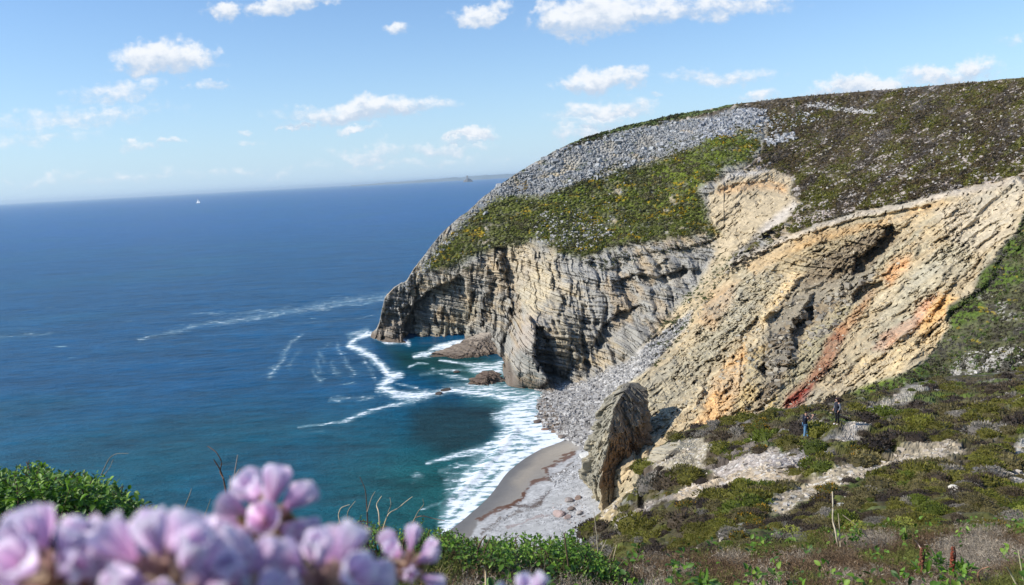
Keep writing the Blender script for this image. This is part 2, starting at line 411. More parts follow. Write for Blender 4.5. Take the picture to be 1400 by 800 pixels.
    cp = t.m('MULTIPLY', t.ss(cap, 0.665, 0.70), t.ss(capm, 0.40, 0.6))
    film = t.m('MULTIPLY', t.ss(t.m('ADD', fo.outputs['Fac'], t.m('MULTIPLY', t.m('SUBTRACT', f2, 0.5), 0.8)), 0.25, 1.0), 0.42)
    fm = t.m('MAXIMUM', t.m('MAXIMUM', k, film), t.m('MULTIPLY', cp, 0.85))
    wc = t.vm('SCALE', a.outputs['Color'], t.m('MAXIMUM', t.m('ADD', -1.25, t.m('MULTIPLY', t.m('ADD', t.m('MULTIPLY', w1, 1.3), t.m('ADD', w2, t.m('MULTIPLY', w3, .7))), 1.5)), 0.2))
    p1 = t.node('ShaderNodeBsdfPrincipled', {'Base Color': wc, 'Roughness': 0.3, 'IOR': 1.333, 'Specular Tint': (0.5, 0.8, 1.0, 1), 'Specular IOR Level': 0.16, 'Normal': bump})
    fc = t.mix(t.ss(k, 0.2, 1.0), (0.34, 0.52, 0.55, 1), (0.80, 0.84, 0.86, 1))
    p2 = t.node('ShaderNodeBsdfPrincipled', {'Base Color': fc, 'Roughness': 0.9, 'Specular IOR Level': 0.1, 'Normal': t.node('ShaderNodeBump', {'Height': f1, 'Strength': 0.5, 'Distance': 0.5})})
    mx = t.node('ShaderNodeMixShader', {0: fm}); t.l.new(p1.outputs[0], mx.inputs[1]); t.l.new(p2.outputs[0], mx.inputs[2])
    o = t.node('ShaderNodeOutputMaterial'); t.l.new(mx.outputs[0], o.inputs[0])
    me.materials.append(m)
    tag(link('sea', me), kind='structure')
build_sea()

# ================================================================== FAR HEADLAND WITH ITS CLIFFS (kept as one terrain surface)
SKY = np.array([(506,463),(509,457),(515,452),(519,442),(522,425),(526,408),(540,393),(556,384),(566,368),(580,350),(600,322),(620,303),
 (640,288),(660,270),(680,255),(700,241),(720,229),(740,217),(760,205),(780,196),(800,189),(830,179),(860,171),(890,164),(950,152),(1000,143),
 (1100,131),(1230,121),(1400,106),(1520,96)], float)
BOT = np.array([(506,464.5),(520,467),(560,469),(640,469),(655,473),(668,488),(684,494),(690,522),(694,527),(745,536),(790,640),(830,735),
 (850,745),(900,705),(1000,650),(1100,620),(1240,585),(1400,575),(1520,570)], float)
def zc(u, v, z): return (u, v, float(depth_at_z(u, v, z)))
A_PTS = [zc(506,461,0),zc(520,467,0),zc(560,469,0),zc(600,469,0),zc(640,469,0),zc(665,488,0),zc(684,494,0),zc(694,527,0),zc(720,531,0),zc(745,533,0.5),
 zc(765,552,.5),zc(800,590,0),zc(790,640,-2),zc(806,690,-1),(830,735,168),
 (515,430,363),(530,400,365),(560,375,368),(600,320,376),(640,288,380),(700,241,388),(740,217,395),(800,189,405),(860,171,410),(900,162,412),(1000,143,415),(1100,131,405),(1230,121,385),(1400,106,335),(1520,96,300),
 (540,430,360),(600,430,352),(560,400,362),(600,372,357),(640,400,343),(640,350,352),(650,320,362),(700,330,343),(700,290,362),(720,260,378),
 (700,400,326),(700,440,314),(670,440,330),(760,420,283),(720,437,285),(715,480,272),(745,500,263),(800,500,257),(800,450,268),(800,400,282),(760,370,305),(750,340,322),(800,350,308),(850,350,300),
 (760,300,342),(800,240,375),(800,290,345),(900,220,372),(850,280,343),(900,280,333),(900,320,306),(850,400,280),(850,450,262),(830,500,250),(860,500,242),(900,460,244),(900,400,268),(940,350,284),(980,325,290),(940,400,262),
 (930,440,246),(870,480,240),(820,520,243),(780,545,246),(1000,345,268),(980,380,262),(1000,300,292),(1000,240,318),(960,250,322),(1080,240,312),(1060,290,275),(1090,280,268),
 (1060,330,252),(1100,310,246),(1170,290,236),(1230,270,226),(1300,258,214),(1390,245,200),(1040,200,350),(1150,200,325),(1250,200,285),(1350,200,250),(1300,150,335),(1150,160,370),(1050,160,390),
 (1170,350,212),(1250,330,203),(1340,300,193),(1050,380,232),(1120,380,215),(1200,400,193),(1280,380,180),(1330,370,176),(1300,420,165),(1280,480,148),(1350,420,152),(1400,400,142),(1400,330,168),(1400,280,185),(1400,480,115),(1330,500,122),(1240,520,122),
 (960,430,236),(1000,430,225),(1060,450,200),(1120,450,188),(1180,460,174),(960,480,214),(900,500,220),(900,540,196),(870,520,212),(850,560,200),(830,600,180),(870,600,170),(900,640,150),(860,660,150),(960,540,176),(960,590,150),
 (1020,520,170),(1080,500,172),(1150,500,160),(1060,565,140),(1150,545,140),(1220,510,138),(1000,650,140),(1100,620,135),(1240,585,140),(1400,575,125),(1500,96,300),(1500,245,175),(1500,330,140),(1500,480,98),(1500,560,120),(900,700,150)]
def build_cliff():
    nu, nv = 1120, 700
    us = np.r_[np.linspace(506, 700, 300, endpoint=False), np.linspace(700, 1400, 760, endpoint=False), np.linspace(1400, 1520, 60)]
    nu = len(us)
    top = np.interp(us, SKY[:, 0], SKY[:, 1]); bot = np.interp(us, BOT[:, 0], BOT[:, 1])
    ed = 1.6*fbm(us/9, us*0, 0, 4, 3, 0.6)*sstep(us, 510, 530); ed2 = 1.0*(bricks(us, us*0+5, 4.5, 5, 4)-0.5)*sstep(us, 700, 540)
    top = top+np.where(us > 1000, ed*.5, ed)+ed2
    tt = np.linspace(0, 1, nv)**1.05
    V = top[None]+(bot-top)[None]*tt[:, None]; U = np.broadcast_to(us[None], V.shape).copy()
    pts = np.array(A_PTS)
    D = np.exp(TPS(pts[:, :2], np.log(pts[:, 2]), 1e-5)(U, V))
    # warped coordinates so that the mapped zones have ragged edges
    wu = U+5*fbm(U/22, V/22, 0, 4, 11, .6); wv = V+5*fbm(U/22, V/22, 5, 4, 12, .6)
    hu = U+2.0*fbm(U/7, V/7, 0, 3, 21, .6); hv = V+2.0*fbm(U/7, V/7, 5, 3, 22, .6)
    Pq = pix(U, V, D); qz = Pq[..., 2]+.16*Pq[..., 0]; hu = hu+5.0*(bricks(Pq[..., 0], qz, 4, 3.0, 71)-.5)+2.5*(bricks(Pq[..., 0], qz, 1.8, 1.3, 72)-.5); hv = hv+3.5*(bricks(Pq[..., 0]+7, qz, 5, 2.4, 73)-.5)
    # ---------------- big shapes: recesses, ribs, overhangs (metres along the view)
    dD = np.zeros_like(D)
    def rec(poly, d, soft=3.0, hard=False):
        nonlocal dD
        dD += d*(np.where((U < 990) & (U > 662), .68, 1.15) if d > 0 else 1)*polymask(hu, hv, poly, soft)
    rec([(553,466),(556,440),(562,420),(585,400),(610,386),(628,376),(636,384),(637,398),(640,412),(648,424),(651,436),(640,446),(637,452),(637,469),(600,472),(560,472)], 10, 2)
    rec([(549,468),(552,440),(548,425),(558,418),(567,430),(570,468)], 6, 2.2); rec([(566,395),(574,388),(577,408),(568,420)], 5, 2)
    rec([(679,338),(690,336),(697,352),(704,372),(706,400),(714,412),(722,425),(718,440),(700,430),(696,400),(690,375),(682,368)], 10, 2)
    rec([(700,420),(722,430),(716,450),(702,470),(697,490),(682,490),(692,455)], 7, 3)
    rec([(664,400),(675,395),(672,440),(662,450)], 5, 3); rec([(668,470),(678,462),(680,492),(668,490)], 4, 2)
    rec([(683,524),(686,505),(697,485),(706,470),(713,450),(717,436),(722,434),(728,445),(730,455),(729,475),(738,500),(745,520),(740,530),(700,530)], -13, 2.2)
    rec([(729,447),(743,450),(750,470),(760,495),(765,514),(745,518),(735,500),(729,478)], 9, 2)
    rec([(738,452),(752,448),(752,468),(744,470)], 3, 2)
    rec([(768,405),(776,402),(775,425),(767,425)], 4, 1.5); rec([(790,440),(798,438),(806,480),(812,515),(803,517),(796,480)], 6, 1.8)
    rec([(797,418),(803,420),(801,445),(795,440)], 4, 2)
    rec([(832,436),(850,424),(880,418),(884,428),(860,446),(845,456),(828,470),(822,478),(812,474),(820,450)], 9, 2.5)
    rec([(838,385),(866,376),(896,378),(936,366),(944,372),(915,388),(870,400),(878,420),(862,424),(855,404),(840,398)], 8, 2.2)
    rec([(850,352),(905,342),(945,338),(988,322),(990,332),(950,346),(900,352),(855,360)], 4, 2)
    rec([(895,362),(912,355),(918,362),(900,370)], 4, 1.5); rec([(825,368),(850,362),(852,370),(828,376)], 4, 2)
    rec([(700,345),(715,345),(712,362),(703,360)], 3, 1.5); rec([(858,484),(930,440),(935,446),(868,498),(820,526),(800,522)], 2.5, 3)
    rec([(645,402),(652,396),(650,420),(643,424)], 3, 1.5)
    # bowl of yellow earth
    rec([(968,262),(1000,238),(1075,240),(1080,262),(1040,290),(1010,318),(985,322),(975,300)], 3, 12)
    lip = linemask(hu, hv, [(985,262,5),(1010,255,5),(1040,250,6),(1062,252,5),(1075,262,4)]); dD += 2.5*sstep(lip, 0, .8)
    # lip under the turf along the top of the eroded face
    lip = linemask(hu, hv, [(1008,362,6),(1030,352,7),(1060,342,6),(1090,330,6),(1120,318,6),(1160,306,6),(1200,297,6),(1235,290,6),(1270,284,5)]); dD += 3.4*sstep(lip, 0.1, .7)
    rec([(1164,376),(1170,352),(1186,342),(1202,330),(1210,312),(1222,308),(1228,320),(1216,338),(1196,352),(1180,372)], 8, 2.2)
    rec([(1165,405),(1178,390),(1205,384),(1206,392),(1182,408),(1166,415)], 5, 2)
    rec([(1098,424),(1112,420),(1116,436),(1102,444)], 6, 2); rec([(1086,448),(1098,436),(1104,450),(1098,462),(1086,462)], 6, 2)
    rec([(1034,505),(1044,495),(1052,514),(1046,518)], 5, 1.5)
    rec([(1045,430),(1080,410),(1110,400),(1098,425),(1085,440),(1080,480),(1085,500),(1050,498),(1046,470)], -5, 3)
    rec([(1018,470),(1038,440),(1060,400),(1085,376),(1098,376),(1072,410),(1050,440),(1046,470),(1045,500),(1015,535),(1005,520)], -4, 5)
    rec([(955,556),(962,520),(972,496),(986,484),(996,490),(978,520),(966,560)], 4, 2.2)
    rec([(975,535),(1002,520),(1003,532),(984,544)], 3, 2); rec([(1013,480),(1022,495),(1018,528),(1010,530)], 2.5, 1.5)
    rec([(868,540),(884,530),(886,580),(878,610),(880,640),(868,640)], 5, 2)
    rec([(885,600),(900,610),(905,640),(890,640)], 3, 2)
    for k in range(5):   # diagonal ribs on the right of the face
        x0, y0 = 1120+36*k, 545-20*k
        l = linemask(hu, hv, [(x0, y0, 5), (x0+60, y0-52, 6), (x0+120, y0-104, 7), (x0+150, y0-150, 4)]); dD += (-2.0 if k % 2 else 2.2)*sstep(l, 0, 1)*(fbm(U/30, V/30, k, 2, 5)+.7)
    # ---------------- zones
    def Z(poly, soft=5): return polymask(wu, wv, poly, soft)
    zu, zv = wu, wv; wu, wv = U+16*fbm(U/40, V/22, 7, 5, 111, .62), V+9*fbm(U/36, V/20, 3, 5, 112, .62)
    scree = Z([(640,290),(700,240),(760,203),(800,196),(860,180),(920,165),(960,160),(1010,150),(1045,168),(1030,190),(1000,186),(970,185),(950,200),(905,215),(860,232),(800,245),(760,262),(735,270),(700,264),(668,280),(640,305)], 6)
    green = Z([(590,345),(640,300),(668,278),(700,262),(735,268),(800,243),(860,230),(905,213),(950,198),(985,180),(1030,176),(1040,200),(1030,225),(985,232),(955,262),(975,300),(985,318),(940,322),(870,334),(800,350),(760,345),(740,330),(690,338),(650,352),(600,368),(570,372)], 8)
    wu, wv = .6*wu+.4*zu, .6*wv+.4*zv
    heath = Z([(760,205),(800,180),(1000,120),(1530,60),(1530,250),(1395,232),(1390,240),(1340,252),(1290,262),(1230,277),(1180,288),(1120,306),(1075,322),(1030,345),(1000,365),(985,380),(1000,350),(1040,322),(1075,300),(1095,278),(1082,265),(1086,240),(1060,232),(1010,232),(1035,220),(1044,200),(1048,170),(1020,150),(960,158),(900,172),(850,180),(800,192)], 3)
    wu, wv = zu+7*fbm(U/10, V/8, 7, 4, 113, .65), zv+7*fbm(U/10, V/8, 3, 4, 114, .65)
    heath = heath*(1-polymask(U, V, [(970,395),(1000,340),(1040,310),(1085,290),(1100,300),(1060,335),(1010,372)], 8)*sstep(fbm(U/9, V/6, 4, 3, 13), -.1, .1))
    bowl = Z([(968,268),(1000,236),(1040,230),(1084,238),(1084,262),(1094,280),(1070,302),(1040,322),(1012,340),(1000,362),(972,398),(945,428),(938,420),(960,380),(978,345),(975,318),(966,300)], 5)*sstep(fbm(U/11, V/8, 2, 4, 19, .65)+.10*(0)+.9-.012*np.maximum(V-300, 0), -.05, .2)
    wu, wv = zu, zv
    nearg = Z([(1530,250),(1400,290),(1390,320),(1365,345),(1345,370),(1330,400),(1295,420),(1300,445),(1278,478),(1262,498),(1230,515),(1180,530),(1140,548),(1100,600),(1000,680),(900,760),(1530,760)], 4)
    er = Z([(1000,360),(1075,324),(1120,308),(1180,290),(1290,264),(1390,242),(1410,260),(1392,318),(1365,345),(1345,370),(1330,400),(1295,422),(1300,445),(1278,478),(1262,500),(1140,550),(1000,620),(900,700),(830,740),(800,720),(820,600),(850,560),(900,500),(940,440),(975,392)], 5)
    er = np.maximum(er, Z([(860,500),(990,340),(1010,360),(960,430),(900,520),(860,560),(820,600),(840,540)], 6))
    talus = Z([(730,545),(800,520),(860,492),(920,444),(945,425),(938,446),(890,500),(850,530),(830,560),(815,600),(800,640),(770,620),(745,600)], 5)
    # ---------------- colours
    P0 = pix(U, V, D)
    X, Yw, Zw = P0[..., 0], P0[..., 1], P0[..., 2]
    n1 = fbm(U/40, V/26, 0, 5, 51, .6); n2 = fbm(U/9, V/6, 3, 4, 52, .6); n3 = fbm(U/3.2, V/2.4, 1, 2, 53)
    wx0 = X+1.5*n1; st = Zw+0.16*X+0.8*n1                       # bedding coordinate: layers dip gently seaward
    lay = fbm(st*0.55, st*0, X/60, 4, 61, .7); fine = fbm(X/5, st*1.4, 0, 3, 62, .6)
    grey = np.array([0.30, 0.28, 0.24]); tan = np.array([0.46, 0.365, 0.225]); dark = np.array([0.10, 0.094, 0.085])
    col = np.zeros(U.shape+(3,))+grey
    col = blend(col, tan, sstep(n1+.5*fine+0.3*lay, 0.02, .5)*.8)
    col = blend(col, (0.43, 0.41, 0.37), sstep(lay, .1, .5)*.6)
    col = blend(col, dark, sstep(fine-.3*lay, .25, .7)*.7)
    # warmer stone near the left arch and down the middle buttress
    for poly, c, k in [([(600,385),(640,368),(720,330),(740,380),(700,400),(640,372),(600,400)], (0.52,0.40,0.24), .5),
                       ([(705,400),(745,350),(760,340),(765,380),(745,420),(725,440)], (0.56,0.46,0.29), .75),
                       ([(675,310),(730,325),(740,345),(710,380),(690,340)], (0.54,0.44,0.28), .6),
                       ([(636,372),(646,365),(645,410),(650,440),(640,446),(638,410)], (0.50,0.38,0.22), .6),
                       ([(640,440),(655,425),(650,405),(600,440),(560,430),(560,465),(640,466)], (0.34,0.30,0.21), .6),
                       ([(520,440),(560,440),(556,466),(506,464)], (0.30,0.22,0.15), .6),
                       ([(755,400),(775,400),(775,500),(755,470)], (0.48,0.40,0.26), .55),
                       ([(722,425),(738,440),(728,470),(700,490),(706,460)], (0.46,0.36,0.27), .55),
                       ([(770,440),(800,430),(800,500),(770,500)], (0.43,0.38,0.27), .5),
                       ([(780,360),(1000,320),(960,420),(880,440),(800,440)], (0.31,0.30,0.27), .55)]:
        col = blend(col, c, polymask(wu, wv, poly, 8)*k*(0.75+.5*n2))
    col = blend(col, (.40,.29,.16), sstep(fbm(X/7, Zw/11, 6, 4, 63, .6), .2, .45)*.55); col = blend(col, (.10,.095,.088), sstep(fbm(wx0/2.2, Zw/16, 6, 3, 64, .6), .3, .5)*.6)
    low = sstep(Zw, 4.0, 1.0)*(U < 760)          # tide line: brown weed covered rock
    col = blend(col, (0.11, 0.075, 0.05), low*.75)
    # eroded earth
    a = (U*0.80-V*0.60); b = (U*0.60+V*0.80)     # along and across the streaks that run down the face
    s1 = fbm(b/14+.6*n1, a/90, 0, 5, 81, .6); s2 = fbm(b/5, a/40, 4, 3, 82)
    ec = np.zeros(U.shape+(3,))+np.array([0.47, 0.385, 0.26])
    ec = blend(ec, (0.42, 0.385, 0.29), sstep(s1, 0, .45)*.9)
    ec = blend(ec, (0.56, 0.49, 0.36), sstep(-s1+.4*s2, .1, .5)*.8)
    ec = blend(ec, (0.30, 0.275, 0.20), sstep(s2+n2*.7, .2, .8)*.6)
    for poly, c, k, so_ in [([(930,490),(980,420),(1010,365),(1060,345),(1080,360),(1040,420),(1000,470),(960,520),(880,600),(860,540)], (0.38,0.355,0.28), .8, 14),
        ([(950,440),(975,400),(1010,385),(1000,410),(975,450)], (0.55,0.35,0.19), .65, 8),
        ([(1018,470),(1038,440),(1060,400),(1085,372),(1102,374),(1072,410),(1050,440),(1036,470)], (0.70,0.55,0.34), .9, 6),
        ([(940,590),(962,560),(975,520),(1000,490),(1018,470),(1022,500),(1012,540),(990,575),(950,600)], (0.72,0.46,0.22), .85, 6),
        ([(1012,540),(1022,485),(1046,470),(1050,505),(1030,560),(1000,580)], (0.50,0.39,0.20), .8, 7),
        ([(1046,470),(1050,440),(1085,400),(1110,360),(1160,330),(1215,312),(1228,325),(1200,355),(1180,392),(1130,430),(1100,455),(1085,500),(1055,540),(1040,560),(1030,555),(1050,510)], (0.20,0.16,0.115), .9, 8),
        ([(1085,500),(1110,450),(1150,420),(1200,385),(1180,430),(1120,490),(1085,540),(1050,570)], (0.34,0.32,0.22), .8, 8),
        ([(1075,545),(1105,515),(1128,470),(1150,440),(1160,448),(1142,490),(1120,520),(1096,552),(1075,560)], (0.33,0.15,0.09), .9, 5),
        ([(1072,556),(1090,535),(1112,524),(1100,545),(1085,562)], (0.30,0.055,0.035), .95, 3),
        ([(1140,450),(1165,425),(1190,395),(1200,395),(1175,435),(1150,460)], (0.52,0.29,0.15), .75, 6),
        ([(1050,548),(1062,540),(1058,556),(1046,562)], (0.65,0.5,0.2), .7, 4),
        ([(1205,378),(1225,352),(1246,348),(1240,368),(1218,392)], (0.66,0.38,0.19), .8, 6),
        ([(1195,478),(1210,455),(1245,435),(1262,410),(1285,400),(1275,425),(1240,455),(1212,480)], (0.66,0.37,0.24), .85, 5),
        ([(1250,455),(1268,425),(1288,400),(1312,408),(1300,425),(1290,440),(1262,455)], (0.74,0.47,0.20), .85, 6),
        ([(1140,545),(1180,490),(1215,478),(1270,450),(1298,440),(1278,478),(1250,500),(1180,525)], (0.68,0.54,0.33), .85, 7),
        ([(1195,440),(1240,380),(1300,330),(1340,300),(1330,370),(1290,390),(1240,430),(1210,455)], (0.46,0.43,0.34), .75, 12),
        ([(1280,290),(1340,262),(1400,245),(1405,262),(1380,320),(1340,345),(1300,330)], (0.56,0.50,0.41), .75, 10),
        ([(1075,345),(1110,330),(1160,312),(1170,330),(1130,350),(1060,380),(1050,370)], (0.36,0.29,0.18), .7, 8),
        ([(1085,330),(1130,316),(1180,304),(1200,310),(1130,330),(1090,345)], (0.30,0.20,0.10), .7, 4),
        ([(1015,362),(1120,320),(1210,300),(1290,272),(1300,280),(1220,306),(1120,330),(1030,375)], (0.66,0.44,0.22), .45, 5)]:
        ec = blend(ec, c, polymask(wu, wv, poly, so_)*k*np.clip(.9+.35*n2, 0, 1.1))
    edge = linemask(wu, wv, [(1000,362,8),(1075,326,8),(1120,309,7),(1180,292,8),(1240,278,8),(1300,264,10),(1390,246,12)]); ec = blend(ec, (0.55,0.49,0.43), sstep(edge, .1, .8)*.8)
    # scattered grit on the eroded faces
    d1, d2, idv = worley(U/4.2, V/3.0, 5)
    ec = ec*(1+((idv-.5)*.42+n3*.1)[..., None])
    ec = blend(ec, (0.16, 0.14, 0.10), ((idv > .9) & (d1 < .33))*.6)
    ec = ec*np.array([.91, .855, .745]); fs = fbm((U*.80-V*.60)/16, (U*.60+V*.80)/2.2, 8, 4, 83, .7); ec = ec*(1+.32*fs)[..., None]; ec = blend(ec, (.36,.335,.26), sstep(fbm(b/22, a/70, 3, 4, 84), .12, .4)*.35)
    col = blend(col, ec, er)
    bc = blend(np.zeros(U.shape+(3,))+np.array([0.55, 0.44, 0.28]), (0.66, 0.43, 0.22), linemask(wu, wv, [(985,262,9),(1030,252,10),(1072,258,10)]))
    bc = blend(bc, (0.58, 0.52, 0.45), polymask(wu, wv, [(1050,300),(1085,275),(1092,285),(1060,312),(1030,330)], 5)*.8)
    bc = blend(bc, (0.60, 0.55, 0.48), linemask(wu, wv, [(990,245,8),(1010,236,9),(1050,232,5)]))
    bc = bc*.78; bc = bc*(1+((idv-.5)*.35)[..., None]); bc = blend(bc, (0.2, 0.17, 0.12), sstep(n2+.4*n3, .25, .6)*.5)
    col = blend(col, bc, bowl)
    # vegetation
    g1 = fbm(U/12, V/7, 9, 5, 91, .65)
    w1d, w2d, wid = worley(U/4.6+.5*n2, V/2.9, 15)
    gc = np.zeros(U.shape+(3,))+np.array([0.090, 0.098, 0.020])
    gc = blend(gc, (0.11, 0.14, 0.014), sstep(g1-.004*(V-240), -.25, .35)*sstep(V-.25*(U-700), 330, 230)*.9)
    gc = blend(gc, (0.11, 0.105, 0.06), sstep(-g1+.5*n1, -.05, .5)*.8)
    gc = blend(gc, (0.15, 0.145, 0.12), sstep(n2-.5*g1, .15, .7)*.7)
    gc = gc*(0.72+0.6*wid)[..., None]
    gors = (sstep(fbm(U/16, V/9, 2, 4, 95, .7), .22, .42))*(wid > .35)
    gc = blend(gc, (0.33, 0.215, 0.008), gors*.8)
    rk = sstep(n2+.8*n1-.0045*(340-V), .1, .6)*sstep(V+.12*(U-700), 280, 345)
    gc = lerp(gc, col, rk*.8)
    green_e = green*(1-.85*rk)*(1-sstep(n2*.8+n1, .4, .7)*.8); col = lerp(col, gc, green*(1-sstep(n2*.8+n1, .45, .8)*.8))
    hd = fbm((U*.82-V*.57)/34, (U*.57+V*.82)/9, 2, 5, 85, .65)
    hc = np.zeros(U.shape+(3,))+np.array([0.070, 0.050, 0.024])
    hc = blend(hc, (0.088, 0.080, 0.014), sstep(hd, -.05, .3)*.9); hc = blend(hc, (0.085, 0.072, 0.06), sstep(-hd, .1, .4)*.8)
    hc = blend(hc, (0.10, 0.085, 0.065), (wid > .86)*.6)
    hc = hc*(0.62+0.75*wid)[..., None]
    hstones = sstep(fbm((U*.9-V*.43)/15, (U*.43+V*.9)/3.4, 6, 4, 97, .65)+.25*sstep(V-(.08*(1400-U)), 150, 250)-.12, .26, .36)
    hc = blend(hc, (0.38, 0.335, 0.29), hstones*.85*(w1d < .55))
    nearh = linemask(wu, wv, [(1090,300,20),(1180,280,16),(1290,250,24),(1390,225,34)]); ptch = sstep(fbm((U*.9-V*.43)/15, (U*.43+V*.9)/4, 8, 3, 98)+.45*nearh, .42, .52)
    hc = blend(hc, (0.45, 0.38, 0.33), ptch*.85)
    col = lerp(col, hc, heath)
    tp = (linemask(wu, wv, [(1105,143,3),(1130,146,5),(1165,150,4),(1195,153,2)])+linemask(wu, wv, [(1050,196,4),(1070,188,6),(1084,186,3)])) ; col = blend(col, (0.42, 0.40, 0.37), sstep(tp+.5*n2, .3, .5))
    # grey scree
    s1d, s2d, sid = worley(U/3.6, V/2.6, 25)
    sc = np.zeros(U.shape+(3,))+np.array([0.28, 0.275, 0.265]); sc = sc*(0.5+.8*sid)[..., None]
    sc = blend(sc, (0.10, 0.13, 0.03), sstep(g1+.3*n1, .18, .5)*.8)
    col = lerp(col, sc, scree*(1-.9*sstep(fbm(U/26, V/10, 3, 4, 29, .65)+.15*n2, .05, .3)))
    ct = linemask(wu, wv, [(780,195,4),(830,180,6),(900,165,5),(1000,145,3)]); col = blend(col, (0.09, 0.115, 0.035), sstep(ct+.3*n2, .2, .6))
    # right hand near green slope
    ng = np.zeros(U.shape+(3,))+np.array([0.095, 0.095, 0.042])
    ng = blend(ng, (0.065, 0.055, 0.04), sstep(fbm(U/20, V/8, 1, 4, 33), 0, .4)*.85)
    for poly in ([(1340,375),(1365,358),(1400,365),(1400,385),(1345,400)], [(1290,425),(1340,405),(1350,425),(1320,445),(1292,450)], [(1340,340),(1370,325),(1400,330),(1400,350)], [(1160,540),(1200,512),(1262,500),(1280,480),(1270,520),(1200,540)]):
        ng = blend(ng, (0.075, 0.115, 0.014), polymask(wu, wv, poly, 6)*.9)
    ng = blend(ng, (0.26, 0.19, 0.015), sstep(fbm(U/10, V/5, 3, 3, 35), .42, .55)*.8)
    ng = blend(ng, (0.20, 0.20, 0.03), polymask(wu, wv, [(1150,540),(1180,520),(1250,502),(1240,512),(1190,530)], 5)*.8)
    for poly, k in (([(1300,500),(1330,480),(1400,472),(1400,505),(1340,515),(1295,520)], .9), ([(1320,402),(1360,402),(1385,430),(1400,428),(1400,438),(1370,438),(1350,412)], .85), ([(1215,545),(1235,525),(1262,518),(1280,510),(1285,516),(1250,535)], .8), ([(1395,240),(1400,236),(1400,300),(1388,310)], .8)):
        ng = blend(ng, (0.36, 0.335, 0.29), polymask(wu, wv, poly, 4)*k*(sstep(n2+.5*n3, -.15, .1)))
    ng = ng*(0.65+.7*wid)[..., None]
    col = lerp(col, ng, nearg)
    # talus
    tc_ = np.zeros(U.shape+(3,))+np.array([0.42, 0.40, 0.37]); tc_ = tc_*(0.55+.8*sid)[..., None]
    col = lerp(col, tc_, talus*.95)
    # weathered edge pieces of rock outcrop on the ridge
    # ---------------- relief
    veg = np.clip(np.maximum(green, np.maximum(heath, nearg)), 0, 1)*(1-talus); rock = np.clip(1-veg-er-bowl-scree-talus, 0, 1)
    wx = X+2.2*fbm(X/9, Yw/9, Zw/6, 3, 41)
    blk = 2.4*(bricks(wx, st, 9, 3.4, 1)-.5)+1.9*(bricks(wx+20, st, 4.4, 1.5, 2)-.5)+1.1*(bricks(wx+40, st, 1.7, .8, 3)-.5)+1.6*(bricks(wx*0, st, 5, 1.9, 6)-.5)
    vert = np.abs(fbm(X/4.2, Zw/22, 0, 4, 43, .6)); vert = -3.2*sstep(vert, .16, 0)     # vertical clefts
    lg = 3.0*lay+1.2*fine
    def saw(q, seed):       # beds that step out and are undercut below
        i = np.floor(q); f = q-i; return (.55+.9*_h(i, i*0, i*0, seed))*np.where(f < .8, f/.8, (1-f)/.2)-.5
    beds = 1.2*saw(st/5.2+.25*n1, 3)+1.4*saw(st/2.1+.5*fbm(X/20, Zw/20, 0, 2, 8), 4)+.6*saw(st/.85, 5)
    cover = .55+.45*sstep(fbm(X/16, Zw/12, 3, 3, 44), -.25, .2)
    cr = sstep(.10, 0, np.abs(fbm(wx/5, Zw/16, 2, 3, 45, .6)))*1.8
    dD += rock*(blk*1.05-beds*cover+lg*.55-vert*.2+cr*1.9+2.4*(bricks(wx+9, st, 2.6, 7, 31)-.5)*sstep(fbm(X/18, Zw/14, 9, 3, 46), -.2, .15)+2.2*fbm(X/9, Zw/30, 3, 3, 48))*np.interp(V-top[None], [0, 14], [.3, 1])
    left_grad = np.where((U > 640) & (U < 1000), 1, .75); dD += rock*1.6*fbm(X/14, Zw/18, 5, 3, 47)*left_grad
    er1 = np.clip(er+bowl, 0, 1)
    rough = sstep(fbm(U/45, V/34, 6, 3, 57)+.35*fbm(U/14, V/12, 2, 3, 59), -.22, .3)      # smooth fans of grit between broken ledges
    gul = 1-np.abs(fbm((b+8*n1)/26, a/110, 0, 4, 55, .6))*2.6; gul = np.clip(gul, 0, 1)**2
    led = saw((b+9*n1+3*n2+6*fbm(U/60, V/50, 1, 3, 77))/11, 21)*2.2+saw((b+4*n1)/4.6+a/60, 22)*1.1+saw((V+.25*U+7*n1)/9, 23)*1.4
    dD += er1*(-2.4*gul+2.6*fbm(b/30, a/90, 3, 3, 60)-led*(.03+.34*rough)+(.25+rough)*(1.1*fbm(U/5, V/4, 2, 4, 56, .7)+1.3*(bricks(a+3*n2*4, b+3*n1, 9, 4, 9)-.5))+.5*n2)
    pit = sstep(worley(U/17+n1, V/11+n2, 61)[0], .20, .10)*(_h(np.floor(U/40), np.floor(V/30), U*0, 7) > .35); slash = worley((U*.80-V*.60)/15+n1, (U*.60+V*.80)/5.0+n2, 63); dD += er1*(pit*rough*2.0+1.5*sstep(slash[0], .22, .12)*(slash[2] > .55))
    lite = 1-.5*(1-polymask(U, V, [(1045,440),(1120,395),(1200,350),(1240,300),(1120,330),(1010,380),(960,450),(900,520),(880,600),(1040,560),(1085,500)], 14)); dD *= 1-er1*(1-lite)*.35
    core = polymask(wu, wv, [(1045,440),(1120,395),(1200,350),(1240,300),(1120,330),(1010,380),(960,450),(900,520),(880,600),(1040,560),(1085,500)], 14)
    dD += er1*core*(2.0*(bricks(X*.8+Yw*.3, Zw+.35*X, 5, 2.3, 8)-.5)+1.1*(bricks(X*.8+Yw*.3, Zw+.35*X, 2, 1, 18)-.5)+1.5*fbm(U/9, V/7, 2, 3, 58, .6))
    gz = np.clip(1/np.maximum(np.abs(0.0032*(V-np.interp(us, [500, 1520], [251, 196])[None])), .10), 1, 5)  # long grazing views need more push for the same bump
    dD += veg*(-(.42-w1d)*.9*gz*.55 + 1.5*fbm(U/12, V/6, 2, 3, 66)*1.1)
